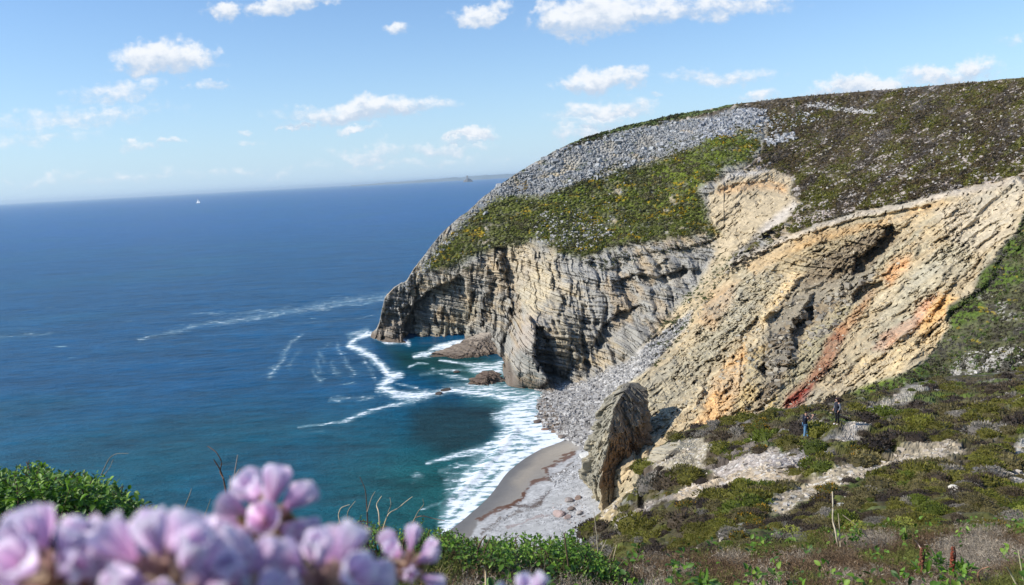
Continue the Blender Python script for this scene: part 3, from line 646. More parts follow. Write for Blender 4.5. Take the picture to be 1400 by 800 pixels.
    dD += (scree+talus*.8)*(-(.45-s1d)*.9*gz*.5+(sid-.5)*1.3)
    fade = np.clip((bot[None]-V)/22, 0, 1)*(U < 760)+(U >= 760); dD = np.where(dD < 0, dD*fade, dD*np.clip((bot[None]-V)/4, 0, 1))
    D2 = D+dD
    P = pix(U, V, D2)
    # back of the hill behind the skyline, and the foot below sea / beach level: keeps the headland solid
    Pt = P[0]; fwd = np.stack([Pt[:, 0], Pt[:, 1], 0*Pt[:, 0]], -1); fwd /= np.linalg.norm(fwd, axis=1, keepdims=True)
    back = []
    for k, (d, dz) in enumerate([(6, .4), (16, 2.0), (34, 6), (70, 18), (130, 42), (190, 75)]):
        q = Pt+fwd*d; q[:, 2] = np.maximum(Pt[:, 2]-dz, -4); back.append(q)
    foot = P[-1].copy(); foot[:, 2] = np.minimum(foot[:, 2]-3, -3)*1.0; foot += fwd*1.0
    PP = np.concatenate([np.stack(back[::-1]), P, foot[None]], 0)
    cc = np.concatenate([np.repeat(col[:1], len(back), 0), col, col[-1:]], 0)
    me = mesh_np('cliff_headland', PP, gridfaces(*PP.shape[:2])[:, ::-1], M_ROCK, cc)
    tag(link('headland', me), kind='structure')
    return us, top, bot, tt, P, dict(scree=scree, green=green_e, bowl=bowl, heath=heath, talus=talus, nearg=nearg, er=er, col=col, n2=n2)
A_us, A_top, A_bot, A_tt, A_P, A_Z = build_cliff()
A_N = np.cross(np.gradient(A_P, axis=1), np.gradient(A_P, axis=0)); A_N /= np.linalg.norm(A_N, axis=-1, keepdims=True)+1e-9
A_N *= np.sign(np.einsum('ijk,ijk->ij', A_N, CPOS-A_P))[..., None]
def A_idx(u, v):
    i = np.clip(np.searchsorted(A_us, u), 0, len(A_us)-1)
    t = np.clip((v-A_top[i])/(A_bot[i]-A_top[i]), 0, 1)**(1/1.05)
    j = np.clip(np.round(t*(len(A_tt)-1)).astype(int), 0, len(A_tt)-1)
    return j, i
def A_at(u, v):
    j, i = A_idx(np.atleast_1d(u), np.atleast_1d(v)); return A_P[j, i], A_N[j, i]
def A_zone(u, v, k):
    j, i = A_idx(u, v); return A_Z[k][j, i]
# ================================================================== rock builders
def rock_proto(seed, sub=1, jag=0.28, flat=(1, 1, .7), blocky=0.5):
    import bmesh
    bm = bmesh.new(); bmesh.ops.create_icosphere(bm, subdivisions=sub, radius=1.0)
    V = np.array([v.co[:] for v in bm.verts]); Fc = np.array([[v.index for v in f.verts] for f in bm.faces]); bm.free()
    r = np.random.default_rng(seed)
    rot = np.array(Matrix.Rotation(r.uniform(0, 6), 3, 'Z') @ Matrix.Rotation(r.uniform(0, 6), 3, 'X'))
    V = V @ rot.T
    box = V/np.abs(V).max(1, keepdims=True)*.82
    V = V*(1-blocky)+box*blocky
    V = V*(1+jag*fbm(V[:, 0]*1.6+seed*9, V[:, 1]*1.6, V[:, 2]*1.6, 3, seed)[:, None])
    # sheared planes: split stone
    for k in range(3):
        n = r.normal(size=3); n /= np.linalg.norm(n); d = V @ n; lim = r.uniform(.45, .7)
        V = V-np.outer(np.maximum(d-lim, 0), n)
    V = V*np.array(flat); return V, Fc, np.ones((len(V), 3))
STONE_PROTOS = []
for k in range(8):
    # low angular blocks: eight corner stones
    r = np.random.default_rng(100+k)
    v = np.array([[x, y, z] for x in (-1, 1) for y in (-1, 1) for z in (-.6, .6)], float)*r.uniform(.55, 1.05, (8, 3))*np.array([1, .8, .8])
    STONE_PROTOS.append((v, np.array([[0, 1, 3, 2], [4, 6, 7, 5], [0, 4, 5, 1], [2, 3, 7, 6], [0, 2, 6, 4], [1, 5, 7, 3]]), np.ones((8, 3))))
BOULDERS = [rock_proto(k, 2) for k in range(8)]
def rand_rot(rng, n, tilt=3.2):
    a = rng.uniform(0, 2*np.pi, n); R = rotz(a)
    ax = rng.uniform(-tilt, tilt, n)*.5; c, s = np.cos(ax), np.sin(ax); o = np.zeros(n)
    Rx = np.stack([np.stack([o+1, o, o], -1), np.stack([o, c, -s], -1), np.stack([o, s, c], -1)], 1)
    return R @ Rx
def poly_random(rng, poly, n):
    xs = [p[0] for p in poly]; ys = [p[1] for p in poly]; U = []; V = []
    while sum(map(len, U)) < n:
        u = rng.uniform(min(xs), max(xs), n); v = rng.uniform(min(ys), max(ys), n); m = polymask(u, v, poly, .5) > .5
        U.append(u[m]); V.append(v[m])
    return np.concatenate(U)[:n], np.concatenate(V)[:n]
rng = np.random.default_rng(7)

# ---- the grey scree and the loose stones of the far headland
def build_scree():
    Ps, Ss, Cs = [], [], []
    def add(poly, n, smin, smax, c0, c1, zone=None, thr=.4, lift=.1, clump=None):
        u, v = poly_random(rng, poly, n)
        if zone == 'scree': u = u+rng.normal(size=n)*7; v = v+rng.normal(size=n)*5; k = (A_zone(u, v, zone) > thr) | (rng.random(n) < .10); k &= (fbm(u/26, v/10, 3, 4, 29, .65) < -.06+.26*rng.random(n)) & (v > np.interp(u, SKY[:, 0], SKY[:, 1])+1); u, v = u[k], v[k]
        elif zone is not None: k = A_zone(u, v, zone) > thr; u, v = u[k], v[k]
        if clump is not None: k = fbm(u/clump[0], v/clump[1], 3, 3, clump[3]) > clump[2]; u, v = u[k], v[k]
        p, nrm = A_at(u, v); s = smin+(smax-smin)*rng.random(len(u))**2.6
        Ps.append(p+nrm*0+np.array([0, 0, 1])*(s*lift)[:, None]); Ss.append(s)
        t = rng.random(len(u)); Cs.append(np.array(c0)*(1-t)[:, None]+np.array(c1)*t[:, None])
    SP = [(640,290),(700,240),(760,203),(800,196),(860,180),(920,165),(960,160),(1010,150),(1045,168),(1030,190),(1000,186),(970,185),(950,200),(905,215),(860,232),(800,245),(760,262),(735,270),(700,264),(668,280),(640,305)]
    add(SP, 12000, .3, 1.1, (.22,.218,.212), (.40,.395,.38), 'scree', .35)
    add(SP, 900, 1.0, 2.6, (.24,.24,.24), (.40,.40,.39), 'scree', .5)
    add(SP, 1500, .35, 1.5, (.22,.218,.212), (.40,.395,.38), 'scree', .35)
    add([(520,440),(560,378),(640,288),(700,245),(712,262),(660,285),(600,350),(560,400)], 900, .3, 1.1, (.26,.25,.24), (.42,.41,.38))
    add([(1000,150),(1045,150),(1052,165),(1030,178),(1000,170)], 260, .8, 2.4, (.26,.26,.27), (.42,.42,.42))
    add([(1045,188),(1085,180),(1090,190),(1050,200)], 90, .6, 2.0, (.30,.30,.31), (.45,.45,.44))
    add([(955,165),(1010,160),(1000,185),(960,190)], 240, .7, 1.9, (.24,.245,.26), (.42,.42,.43))
    add([(1045,160),(1110,150),(1120,165),(1050,185)], 150, .4, 1.2, (.30,.30,.29), (.42,.41,.40))
    add([(1100,140),(1130,141),(1196,150),(1196,156),(1160,154),(1105,148)], 160, .4, 1.2, (.38,.36,.34), (.5,.47,.44))
    add([(700,262),(1040,190),(1030,225),(860,330),(640,340)], 260, .3, 1.0, (.3,.3,.29), (.45,.44,.42))
    add([(800,290),(740,290),(720,330),(800,345),(840,320)], 420, .4, 1.3, (.25,.24,.23), (.45,.42,.37))
    add([(1000,120),(1400,100),(1400,240),(1290,262),(1080,320),(1095,240),(1050,200)], 700, .25, .7, (.30,.27,.24), (.48,.43,.38), 'heath', .5, .6)
    add([(1000,120),(1400,100),(1400,240),(1290,262),(1080,320),(1095,240),(1050,200)], 2600, .25, .8, (.30,.27,.24), (.48,.43,.38), 'heath', .5, .5, (16, 5, .1, 97))
    add([(730,545),(800,520),(860,492),(920,444),(945,425),(938,446),(890,500),(850,530),(830,560),(815,600),(800,640),(770,620),(745,600)], 4200, .2, 1.1, (.20,.19,.175), (.44,.42,.39))
    add([(960,380),(1010,350),(1100,380),(1050,500),(900,600),(850,560)], 700, .2, .8, (.22,.2,.16), (.46,.42,.33), 'er')
    add([(1045,470),(1100,420),(1200,370),(1150,440),(1085,500),(1055,540)], 260, .5, 1.7, (.19,.165,.13), (.34,.30,.23))
    add([(1050,380),(1240,290),(1360,270),(1290,420),(1140,540),(1000,590)], 900, .15, .6, (.26,.22,.16), (.55,.47,.34), 'er')
    add([(975,260),(1080,245),(1080,275),(990,330)], 200, .2, .8, (.3,.25,.17), (.6,.5,.35), 'bowl' if 'bowl' in A_Z else None)
    add([(1300,500),(1330,480),(1400,472),(1400,505),(1340,515),(1295,520)], 300, .12, .5, (.30,.28,.25), (.46,.43,.39))
    p, s, c = np.concatenate(Ps), np.concatenate(Ss), np.concatenate(Cs)
    V, Fc, C = scatter(STONE_PROTOS, p, rand_rot(rng, len(p)), s*.62, c, rng)
    tag(link('scree', mesh_np('scree', V, Fc, M_STONE, C)), 'loose grey stones lying over the far headland and its cliff foot', 'scree', kind='stuff')
build_scree()

# ---- tufts of heath and gorse on the far headland
TUFTS = []
for k in range(5):
    r = np.random.default_rng(300+k); V = []; Fc = []
    n = 26
    for i in range(n):
        d = r.normal(size=3); d[2] = abs(d[2])*.8; d /= np.linalg.norm(d); c = d*np.array([1, 1, .75])*r.uniform(.5, .95)
        q = r.normal(size=(3, 3))*.30; V += list(c+q); Fc.append([3*i, 3*i+1, 3*i+2])
    V = np.array(V); sh = np.repeat(r.uniform(.7, 1.3, n), 3)[:, None]*np.ones((1, 3)); TUFTS.append((V, np.array(Fc), sh))
def build_far_heath():
    Ps, Ss, Cs = [], [], []
    def add(poly, n, smin, smax, cols, zone=None, thr=.5, clump=None):
        u, v = poly_random(rng, poly, n)
        if zone is not None: k = A_zone(u, v, zone) > thr; u, v = u[k], v[k]
        if clump is not None: k = fbm(u/clump[0], v/clump[1], 3, 3, clump[3]) > clump[2]; u, v = u[k], v[k]
        p, nrm = A_at(u, v); s = rng.uniform(smin, smax, len(u)); Ps.append(p-np.array([0, 0, .1])*s[:, None]); Ss.append(s)
        w = np.array(cols); f = fbm((u*.82-v*.57)/38, (u*.57+v*.82)/11, 5, 4, 88, .65)*1.6+.5+rng.normal(size=len(u))*.16; pk = np.clip((f*len(w)).astype(int), 0, len(w)-1); s *= .75+.6*fbm(u/22, v/10, 1, 3, 89); s[:] = np.clip(s, .18, 1.3); Cs.append(w[pk]*rng.uniform(.8, 1.25, (len(u), 1)))
    GR = [(540,420),(590,345),(640,300),(668,278),(735,268),(860,230),(950,198),(1030,176),(1040,200),(1030,225),(985,232),(975,318),(870,334),(800,350),(690,338),(600,368)]
    add(GR, 8000, .45, 1.1, [(.080,.078,.030),(.105,.100,.022),(.090,.105,.016),(.115,.135,.014),(.12,.105,.05)], 'green', .5)
    add(GR, 1500, .4, 1.0, [(.46,.30,.008),(.36,.26,.012)], 'green', .5, (22, 12, .14, 95))
    add([(975,182),(1000,170),(1012,178),(1040,172),(1040,182),(1000,195),(980,190)], 70, .5, 1.1, [(.42,.26,.01)])
    add([(705,255),(720,243),(730,250),(712,265)], 30, .5, 1.0, [(.42,.26,.01)])
    add([(760,215),(800,182),(860,166),(950,152),(1000,146),(900,172),(800,196)], 700, .5, 1.1, [(.085,.11,.03),(.07,.06,.03)])
    SPV = [(740,270),(860,215),(950,185),(1040,160),(1045,178),(970,190),(950,205),(860,235),(800,250),(735,275),(690,275)]
    HP = [(1000,146),(1400,107),(1470,105),(1470,250),(1390,240),(1290,262),(1180,288),(1075,322),(1000,365),(1095,278),(1086,240),(1040,232),(1044,200)]
    add(SPV, 900, .35, .8, [(.095,.10,.018),(.085,.065,.03),(.12,.12,.02)], None)
    add(HP, 15000, .4, 1.0, [(.085,.066,.050),(.080,.055,.026),(.105,.075,.026),(.105,.095,.018),(.125,.12,.018)], 'heath', .5)
    NG = [(1470,250),(1400,290),(1365,345),(1330,400),(1295,420),(1300,445),(1262,498),(1140,548),(1300,520),(1470,510)]
    add([(1050,160),(1400,110),(1470,110),(1470,240),(1290,255),(1100,300),(1090,240)], 900, .6, 1.5, [(.085,.065,.035),(.11,.10,.035),(.15,.14,.05)], 'heath', .5)
    add(NG, 2600, .3, .8, [(.07,.062,.04),(.10,.10,.04),(.085,.12,.03),(.11,.10,.08)], 'nearg', .5)
    add([(880,470),(985,345),(1005,365),(950,440),(895,505)], 350, .3, .8, [(.10,.11,.05),(.13,.12,.08),(.08,.10,.03)])
    add([(780,350),(1000,312),(985,340),(900,350),(820,372)], 300, .4, .9, [(.10,.105,.05),(.09,.08,.05)])
    add([(515,430),(570,370),(650,352),(640,370),(560,400),(530,430)], 350, .3, .8, [(.12,.12,.06),(.10,.09,.06)])
    add([(985,380),(1010,350),(1080,322),(1060,340),(1010,372)], 200, .3, .9, [(.08,.07,.045),(.07,.055,.04)])
    p, s, c = np.concatenate(Ps), np.concatenate(Ss), np.concatenate(Cs)
    V, Fc, C = scatter(TUFTS, p, rotz(rng.uniform(0, 6, len(p))), s, c, rng)
    tag(link('heath', mesh_np('far_heath', V, Fc, M_PLANT, C)), 'heather, grass and flowering gorse covering the far headland', 'heath', kind='stuff')
build_far_heath()

# ---- lofted rocks standing in front of the cliffs
def loft_rock(name, rows, D, prot, back, colf, n=150, m=130, amp=1.0, bs=(2.4, 1.5), seed=1, base_drop=3.0, parent=None):
    """rows: (v, u left, u ridge, u right[, dD]) in photo pixels at depth D; a closed ring with real thickness per row"""
    rows = np.array([r if len(r) == 5 else (*r, 0) for r in rows], float)
    v = np.linspace(rows[0, 0], rows[-1, 0], m); g = [np.interp(v, rows[:, 0], rows[:, k]) for k in range(1, 5)]
    uL, uM, uR, dd = g
    s = np.linspace(0, 2, n, endpoint=False)           # 0..1 front, 1..2 back
    S = np.broadcast_to(s[None], (m, n)); w = (uR-uL)[:, None]
    tf = np.clip(S, 0, 1); tb = np.clip(S-1, 0, 1)
    rid = ((uM-uL)/(uR-uL+1e-6))[:, None]
    U = np.where(S <= 1, uL[:, None]+w*tf, uR[:, None]-w*tb)
    ff = np.where(tf < rid, np.clip(tf/rid, 0, 1)**.8, np.clip((1-tf)/(1-rid), 0, 1)**.85)
    sc = np.clip(w/(w.max()), .15, 1)
    Dd = D+dd[:, None]+np.where(S <= 1, -prot*ff*sc, back*sc*np.sin(np.pi*tb))
    V = np.broadcast_to(v[:, None], U.shape)+0.0
    U = U+1.2*fbm(V/6, S*6, seed, 3, seed)*np.clip(w/20, 0, 1)
    P = pix(U, V, Dd)
    X, Y, Z = P[..., 0], P[..., 1], P[..., 2]; q = X*.7+Y*.7+fbm(X/4, Y/4, Z/4, 3, seed)
    st = Z+.12*X+.5*fbm(X/5, Z/5, Y/5, 3, seed+3)
    d = (bricks(q, st, bs[0]*1.6, bs[1]*1.6, seed)-.5)*1.5+(bricks(q+9, st, bs[0]*.6, bs[1]*.6, seed+1)-.5)*.8+1.4*fbm(X/2.2, Y/2.2, Z/5, 4, seed+5, .65)+(bricks(q+3, st, bs[0]*.28, bs[1]*.28, seed+7)-.5)*.7
    cen = P.mean(1, keepdims=True); out = P-cen; out[..., 2] = 0; out /= np.linalg.norm(out, axis=-1, keepdims=True)+.3
    P = P+out*(d*amp*sc)[..., None]; P[..., 2] += .55*amp*sc*((bricks(q+2, q*0, bs[0], 5, seed+11)-.5)*1.6+(bricks(q+5, q*0, bs[0]*.4, 5, seed+12)-.5)*.7)*np.linspace(1, .1, m)[:, None]
    top = P[0].mean(0); bot = P[-1].copy(); bot[:, 2] = bot[:, 2]-base_drop
    VV = np.concatenate([P.reshape(-1, 3), bot, top[None]]); nP = m*n
    i = np.arange((m+1)*n).reshape(m+1, n); j = np.roll(i, -1, 1)
    quads = np.stack([i[:-1], i[1:], j[1:], j[:-1]], -1).reshape(-1, 4)[:, ::-1]
    tri = np.stack([i[0], j[0], np.full(n, (m+1)*n)], -1)[:, ::-1]
    c = colf(X, Y, Z, U, V, S); c = np.concatenate([c.reshape(-1, 3), c[-1], c[0, :1]])
    return link(name, mesh_np(name, VV, [quads, tri], M_ROCK, c), parent)
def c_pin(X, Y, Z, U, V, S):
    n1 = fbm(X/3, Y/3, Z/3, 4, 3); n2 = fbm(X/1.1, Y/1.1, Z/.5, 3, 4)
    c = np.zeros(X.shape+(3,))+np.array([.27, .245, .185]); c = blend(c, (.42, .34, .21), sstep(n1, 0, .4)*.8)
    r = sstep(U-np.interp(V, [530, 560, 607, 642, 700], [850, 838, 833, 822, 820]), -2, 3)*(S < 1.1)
    c = blend(c, (.20, .12, .06), r*sstep(V, 545, 620)); c = blend(c, (.10, .09, .075), r*sstep(V, 600, 540)*.7); c = blend(c, (.36,.33,.25), (1-r)*sstep(n2, -.1, .3)*.5)  # right of the ridge: brown rock, with its shade painted into the colour
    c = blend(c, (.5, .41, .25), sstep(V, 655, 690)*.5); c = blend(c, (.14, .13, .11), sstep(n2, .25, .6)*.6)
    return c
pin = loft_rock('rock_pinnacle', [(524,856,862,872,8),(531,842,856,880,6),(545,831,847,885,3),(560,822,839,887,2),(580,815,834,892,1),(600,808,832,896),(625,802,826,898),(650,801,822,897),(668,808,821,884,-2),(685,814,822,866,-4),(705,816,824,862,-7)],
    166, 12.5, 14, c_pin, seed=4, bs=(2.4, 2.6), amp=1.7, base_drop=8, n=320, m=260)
tag(pin, 'tall leaning rock pinnacle with a rusty face coloured darker for shade rising beside the pebble beach', 'rock')
def c_ledge(X, Y, Z, U, V, S):
    n1 = fbm(X/3, Y/3, Z/2, 4, 3); c = np.zeros(X.shape+(3,))+np.array([.24, .19, .145]); c = blend(c, (.38, .32, .25), sstep(Z+2*n1, 3, 6))
    c = blend(c, (.10, .07, .05), sstep(Z+n1, 1.6, .6)*.8); return blend(c, (.13, .10, .08), sstep(fbm(X/1.5, Y, Z/2, 3, 8), .2, .5)*.7)
led = loft_rock('rock_ledge', [(456,655,672,705,9),(463,640,660,706,7),(470,622,655,706,4),(477,608,650,706,2),(483,592,645,706,0),(488,582,640,706,-1),(494,586,640,706,-3)],
    322, 7, 10, c_ledge, n=240, m=90, seed=9, bs=(1.7, 2.2), amp=1.9)
tag(led, 'low brown jointed rock ledge running into the foam at the foot of the headland', 'rock')
def c_dark(X, Y, Z, U, V, S):
    n1 = fbm(X/1.5, Y/1.5, Z/1.5, 4, 3); c = np.zeros(X.shape+(3,))+np.array([.14, .10, .075]); return blend(c, (.24, .18, .13), sstep(n1, 0, .4)*.7)
sr = loft_rock('sea_rock', [(507,660,668,676,2),(511,655,667,682,1),(516,648,664,688),(521,640,662,692),(526,636,662,694,-1)], 276, 4, 4, c_dark, n=140, m=60, seed=14, bs=(1.2, 1.0), amp=1.4)
tag(sr, 'dark brown rock breaking the surf just off the tall cliff buttress', 'rock')
for k, (u, v, w, lab) in enumerate([(624, 508.5, 9, 'flat dark rock awash in foam, upper of the small rocks off the ledge'), (609, 533, 14, 'long low dark rock awash in the thick foam, farthest left of the small rocks'), (600, 538, 10, 'short low dark rock awash just below the long one in the foam')]):
    D = float(depth_at_z(u, v, .2)); V, Fc, _ = BOULDERS[k]
    o = link('sea_rock', mesh_np('sea_rock', V*np.array([w*D/F/2*1.1, 1.6, .75]), Fc, M_STONE, np.zeros((len(V), 3))+np.array([.07, .055, .045])), loc=tuple(pix(u, v, D)))
    tag(o, lab, 'rock', 'small rocks awash in the foam')

# ================================================================== BEACH
B_CTRL = [(742,538,0),(738,560,0),(748,583,0),(775,600,0.1),(745,612,0),(715,628,0),(690,650,0),(668,680,0),(640,705,0),(612,727,0),(590,745,0),
 (700,540,-2),(680,600,-2.5),(640,640,-2.5),(580,700,-2.5),(700,570,-2),(660,500,-3),(540,740,-3),(800,560,3.6),(780,540,3.2),(800,600,3.4),(800,640,3.9),(790,680,4),(750,700,3),(700,720,1.7),(825,705,4.6),(760,745,3.4),(860,765,6),
 (740,650,1.5),(770,620,1.6),(850,600,6),(830,540,7),(860,500,9),(560,790,-1),(700,790,2.6),(880,660,8)]
bc = np.array(B_CTRL, float); bp = pix(bc[:, 0], bc[:, 1], depth_at_z(bc[:, 0], bc[:, 1], bc[:, 2]))
B_T = TPS(bp[:, :2]*3, bp[:, 2], 1e-4)
def beach_z(x, y): return B_T(np.asarray(x)*3, np.asarray(y)*3)
def px_of(P):
    L = (P-CPOS) @ R3; z = -L[..., 2]; return 700+F*L[..., 0]/z, 400-F*L[..., 1]/z
def build_beach():
    y = np.concatenate([np.linspace(112, 250, 480), np.linspace(250.6, 285, 60)]); x = np.linspace(-42, 48, 330)
    Y, X = np.meshgrid(y, x, indexing='ij'); Z = beach_z(X, Y)
    Z = np.where(Z > 7, 7, Z)
    U, V = px_of(np.stack([X, Y, Z], -1))
    n1 = fbm(X/6, Y/6, 0, 4, 5, .6); n2 = fbm(X/1.2, Y/1.2, 0, 3, 6); n3 = fbm(X/.5, Y/.5, 0, 2, 8)
    wu = U+3*n1+1.5*n2; wv = V+2*n1+1.2*n2
    main = [(790,612),(785,620),(770,629),(746,641),(749,653),(722,662),(716,673),(713,680),(695,692),(671,701),(655,712),(640,740)]
    sand = polymask(wu, wv, [(600,740),(560,760),(560,680),(700,600),(745,585),(790,595),(797,612)]+main[1:], 2.0)
    col = np.zeros(X.shape+(3,))+np.array([.375, .37, .36]); col = col*(1+.38*n3+.3*n2)[..., None]
    col = blend(col, (.34, .335, .32), sstep(n1, 0, .5)*.7)
    sc = np.zeros(X.shape+(3,))+np.array([.22, .20, .175]); sc = blend(sc, (.13, .125, .12), sstep(Z+.15*n1, 1.3, .2)); sc = blend(sc, (.30, .26, .205), polymask(wu, wv, [(745,612),(790,598),(796,615),(770,628),(740,640),(710,665),(700,660)], 10)*.8)
    sc = sc*(1+.06*n2)[..., None]
    col = lerp(col, sc, sand)
    rocky = polymask(wu, wv, [(735,535),(860,480),(830,560),(812,600),(805,625),(780,605),(760,600),(735,580)], 6); col = blend(col, (.27, .255, .235), rocky*.8)
    def weed(pts, w, k, c=(.095, .042, .022)):
        nonlocal col
        l = linemask(wu+2*n2, wv+2*n1, [(q[0], q[1], 1.25*(q[2] if len(q) > 2 else w)) for q in pts], w); col = blend(col, c, sstep(l+.7*n2+.5*n3+.4*n1, .35, .75)*k*(l > 0))
    weed([(u, v, 4.5) for u, v in main[1:-1]], 5, .9); weed([(716,673,5),(713,680,5),(695,692,4.5)], 5, .9)
    weed([(782,632,2.5),(770,644,3.5),(755,647,3),(752,656,3)], 3, .8, (.09,.07,.055)); weed([(752,664,2),(749,671,3.5),(740,686,5),(722,692,5),(704,691,3)], 4, .85, (.075,.05,.04))
    weed([(740,689,4),(700,703,3.5),(680,711,3),(659,728,4)], 4, .8, (.085,.06,.045)); weed([(755,701,1.5),(728,710,2),(695,724,2)], 2, .6, (.2,.13,.11))
    weed([(715,690,1.5),(668,725,2)], 2, .5, (.14,.11,.09)); weed([(800,625,2),(772,650,2.5),(757,660,2)], 2, .6, (.13,.12,.11))
    Z = Z+.05*n2*(1-sand)+.10*n1*(1-sand)+.12*linemask(wu, wv, [(u, v, 6) for u, v in main[1:-1]])
    tag(link('beach', mesh_np('beach', np.stack([X, Y, Z], -1), gridfaces(*X.shape)[:, ::-1], M_SAND, col, smooth=True)), kind='structure')
build_beach()
def beach_pt(u, v):
    z = np.full(np.shape(u), 1.5)
    for _ in range(12):
        p = pix(u, v, depth_at_z(u, v, z)); z = .5*z+.5*np.minimum(beach_z(p[..., 0], p[..., 1]), 7)
    p[..., 2] = z; return p
def build_shingle():
    Ps, Ss, Cs = [], [], []
    def add(poly, n, s0, s1, c0, c1):
        u, v = poly_random(rng, poly, n); Ps.append(beach_pt(u, v)); Ss.append(s0+(s1-s0)*rng.random(n)**2.5); t = rng.random((n, 1)); Cs.append(np.array(c0)*(1-t)+np.array(c1)*t)
    add([(735,540),(745,528),(800,522),(835,525),(825,565),(808,612),(795,612),(770,600),(752,590),(736,575)], 3000, .2, 1.2, (.18,.165,.15), (.46,.44,.41))
    add([(733,540),(750,545),(770,580),(765,596),(745,588),(733,570)], 380, .3, 1.1, (.10,.08,.06), (.26,.21,.17))
    add([(797,612),(815,620),(812,660),(780,655),(757,665),(752,652),(775,640)], 500, .12, .55, (.28,.27,.26), (.52,.51,.5))
    add([(660,725),(750,668),(800,640),(812,680),(830,705),(800,740),(700,745)], 4200, .05, .24, (.24,.235,.23), (.52,.51,.5))
    add([(750,690),(800,680),(805,712),(770,720)], 60, .15, .5, (.3,.25,.22), (.45,.4,.37))
    p, s, c = map(np.concatenate, (Ps, Ss, Cs))
    V, Fc, C = scatter(STONE_PROTOS, p, rand_rot(rng, len(p)), s*.7, c, rng)
    tag(link('shingle', mesh_np('shingle', V, Fc, M_STONE, C)), 'pebbles and broken stones covering the upper beach', 'shingle', kind='stuff')
build_shingle()
BL = [(745,589,11,(.22,.14,.10),'reddish brown boulder in the surf, left of the three at the water edge'),(757,584,8,(.20,.15,.11),'small brown boulder in the surf, upper of the pair beside the reddish one'),
 (758,592,10,(.21,.14,.10),'brown boulder in the surf, lower of the pair beside the reddish one'),(735,579,12,(.13,.10,.08),'dark wet boulder standing in foam at the seaward corner of the stony shore'),
 (768,599,12,(.20,.16,.13),'low brown boulder where the sand begins below the stony shore'),(802,624,20,(.55,.54,.50),'large pale boulder at the foot of the stone bank beside the pinnacle'),
 (790,682,11,(.27,.19,.15),'upright brown boulder on the pale shingle, farthest up the beach of its cluster'),(778,686,13,(.26,.22,.2),'flat low boulder left of the upright brown one on the shingle'),
 (781,697,11,(.22,.17,.14),'dark pointed boulder in the middle of the cluster on the shingle'),(764,704,16,(.36,.27,.24),'large pinkish boulder at the seaward end of the cluster on the shingle'),
 (776,708,11,(.33,.25,.22),'small pinkish boulder right of the large pinkish one on the shingle'),(792,703,10,(.37,.33,.3),'low grey boulder at the landward end of the cluster on the shingle')]
for k, (u, v, w, c, lab) in enumerate(BL):
    p = beach_pt(np.array(float(u)), np.array(float(v))); D = np.linalg.norm(p-CPOS); r = w*D/F/2
    V, Fc, _ = BOULDERS[k % 8]; V = V*r*np.array([1.1, .9, .85 if k % 2 else .7])
    o = link('boulder', mesh_np('boulder', V, Fc, M_STONE, np.zeros((len(V), 3))+np.array(c)), loc=(p[0], p[1], p[2]+r*.25)); o.rotation_euler = (0, 0, k*1.3)
    tag(o, lab, 'boulder', 'boulders on the beach')

# ================================================================== NEAR HEATH SLOPE
EB = np.array([(796,726),(815,706),(835,691),(855,673),(872,657),(880,630),(900,613),(925,593),(960,581),(1010,571),(1060,561),(1100,554),(1150,547),(1200,538),(1250,524),(1300,514),(1400,506),(1530,496)], float)
NB = [(796,726,50),(835,691,56),(872,657,60),(880,630,64),(925,593,71),(1010,571,76),(1100,554,79),(1200,538,88),(1300,514,104),(1400,506,108),(1530,496,100),
 (1145,598,47),(1100,604,47),(900,650,54),(950,620,60),(870,700,44),(830,735,40),(1000,640,45),(1100,660,33),(1200,640,35),(1300,600,44),(1400,600,42),(1400,650,29),(1400,700,20),(1200,700,21.5),(1000,700,27),
 (900,740,26),(850,765,24),(1200,740,14),(1000,740,18),(1100,830,9),(900,830,12),(1400,740,13),(1400,830,7),(1530,600,38),(1530,700,18),(1250,560,66),(1150,570,62),(1300,550,74),(1400,550,64),(1000,600,58),(1050,590,55),(1200,585,54)]
NBa = np.array(NB, float); NB_T = TPS(NBa[:, :2], np.log(NBa[:, 2]), 1e-5)
BARE = [([(905,622),(925,605),(958,600),(972,612),(960,630),(930,640),(905,640),(885,634)],1.0,(.36,.31,.22)),
 ([(815,722),(824,700),(860,665),(885,645),(915,642),(880,662),(850,690),(838,720)],1.0,(.40,.31,.175)),
 ([(920,690),(935,672),(985,640),(1020,634),(1060,636),(1100,640),(1110,655),(1075,662),(1030,672),(985,682),(950,700),(925,700)],1.0,(.41,.325,.22)),
 ([(960,640),(1000,620),(1060,612),(1110,628),(1100,642),(1040,640),(985,650)],.9,(.36,.31,.27)),
 ([(1050,692),(1090,672),(1130,655),(1165,640),(1200,628),(1240,618),(1250,610),(1305,612),(1320,622),(1275,632),(1225,646),(1180,662),(1120,682),(1070,704),(1052,705)],.95,(.40,.33,.225)),
 ([(1140,604),(1170,592),(1210,582),(1230,584),(1190,600),(1165,612),(1145,614)],.9,(.35,.31,.26)),
 
 ([(1385,612),(1400,606),(1430,600),(1430,615),(1390,622)],.8,(.5,.47,.4)),([(1050,620),(1100,612),(1140,622),(1120,640),(1060,636)],.5,(.31,.28,.27)),
 ([(840,720),(865,700),(905,684),(925,690),(890,705),(860,730),(845,745)],.8,(.27,.23,.2)),
 ([(1170,560),(1220,548),(1235,530),(1262,520),(1280,524),(1240,548),(1200,560)],.7,(.44,.39,.31)),([(1380,650),(1400,640),(1420,660),(1390,668)],.6,(.42,.38,.33))]
def bare_at(U, V):
    n = 7*fbm(U/14, V/7, 0, 4, 91, .65); n2 = 5*fbm(U/14, V/7, 9, 4, 92, .65); b = np.zeros(U.shape)
    for poly, k, c in BARE: b = np.maximum(b, k*polymask(U+n, V+n2, poly, 3))
    return b
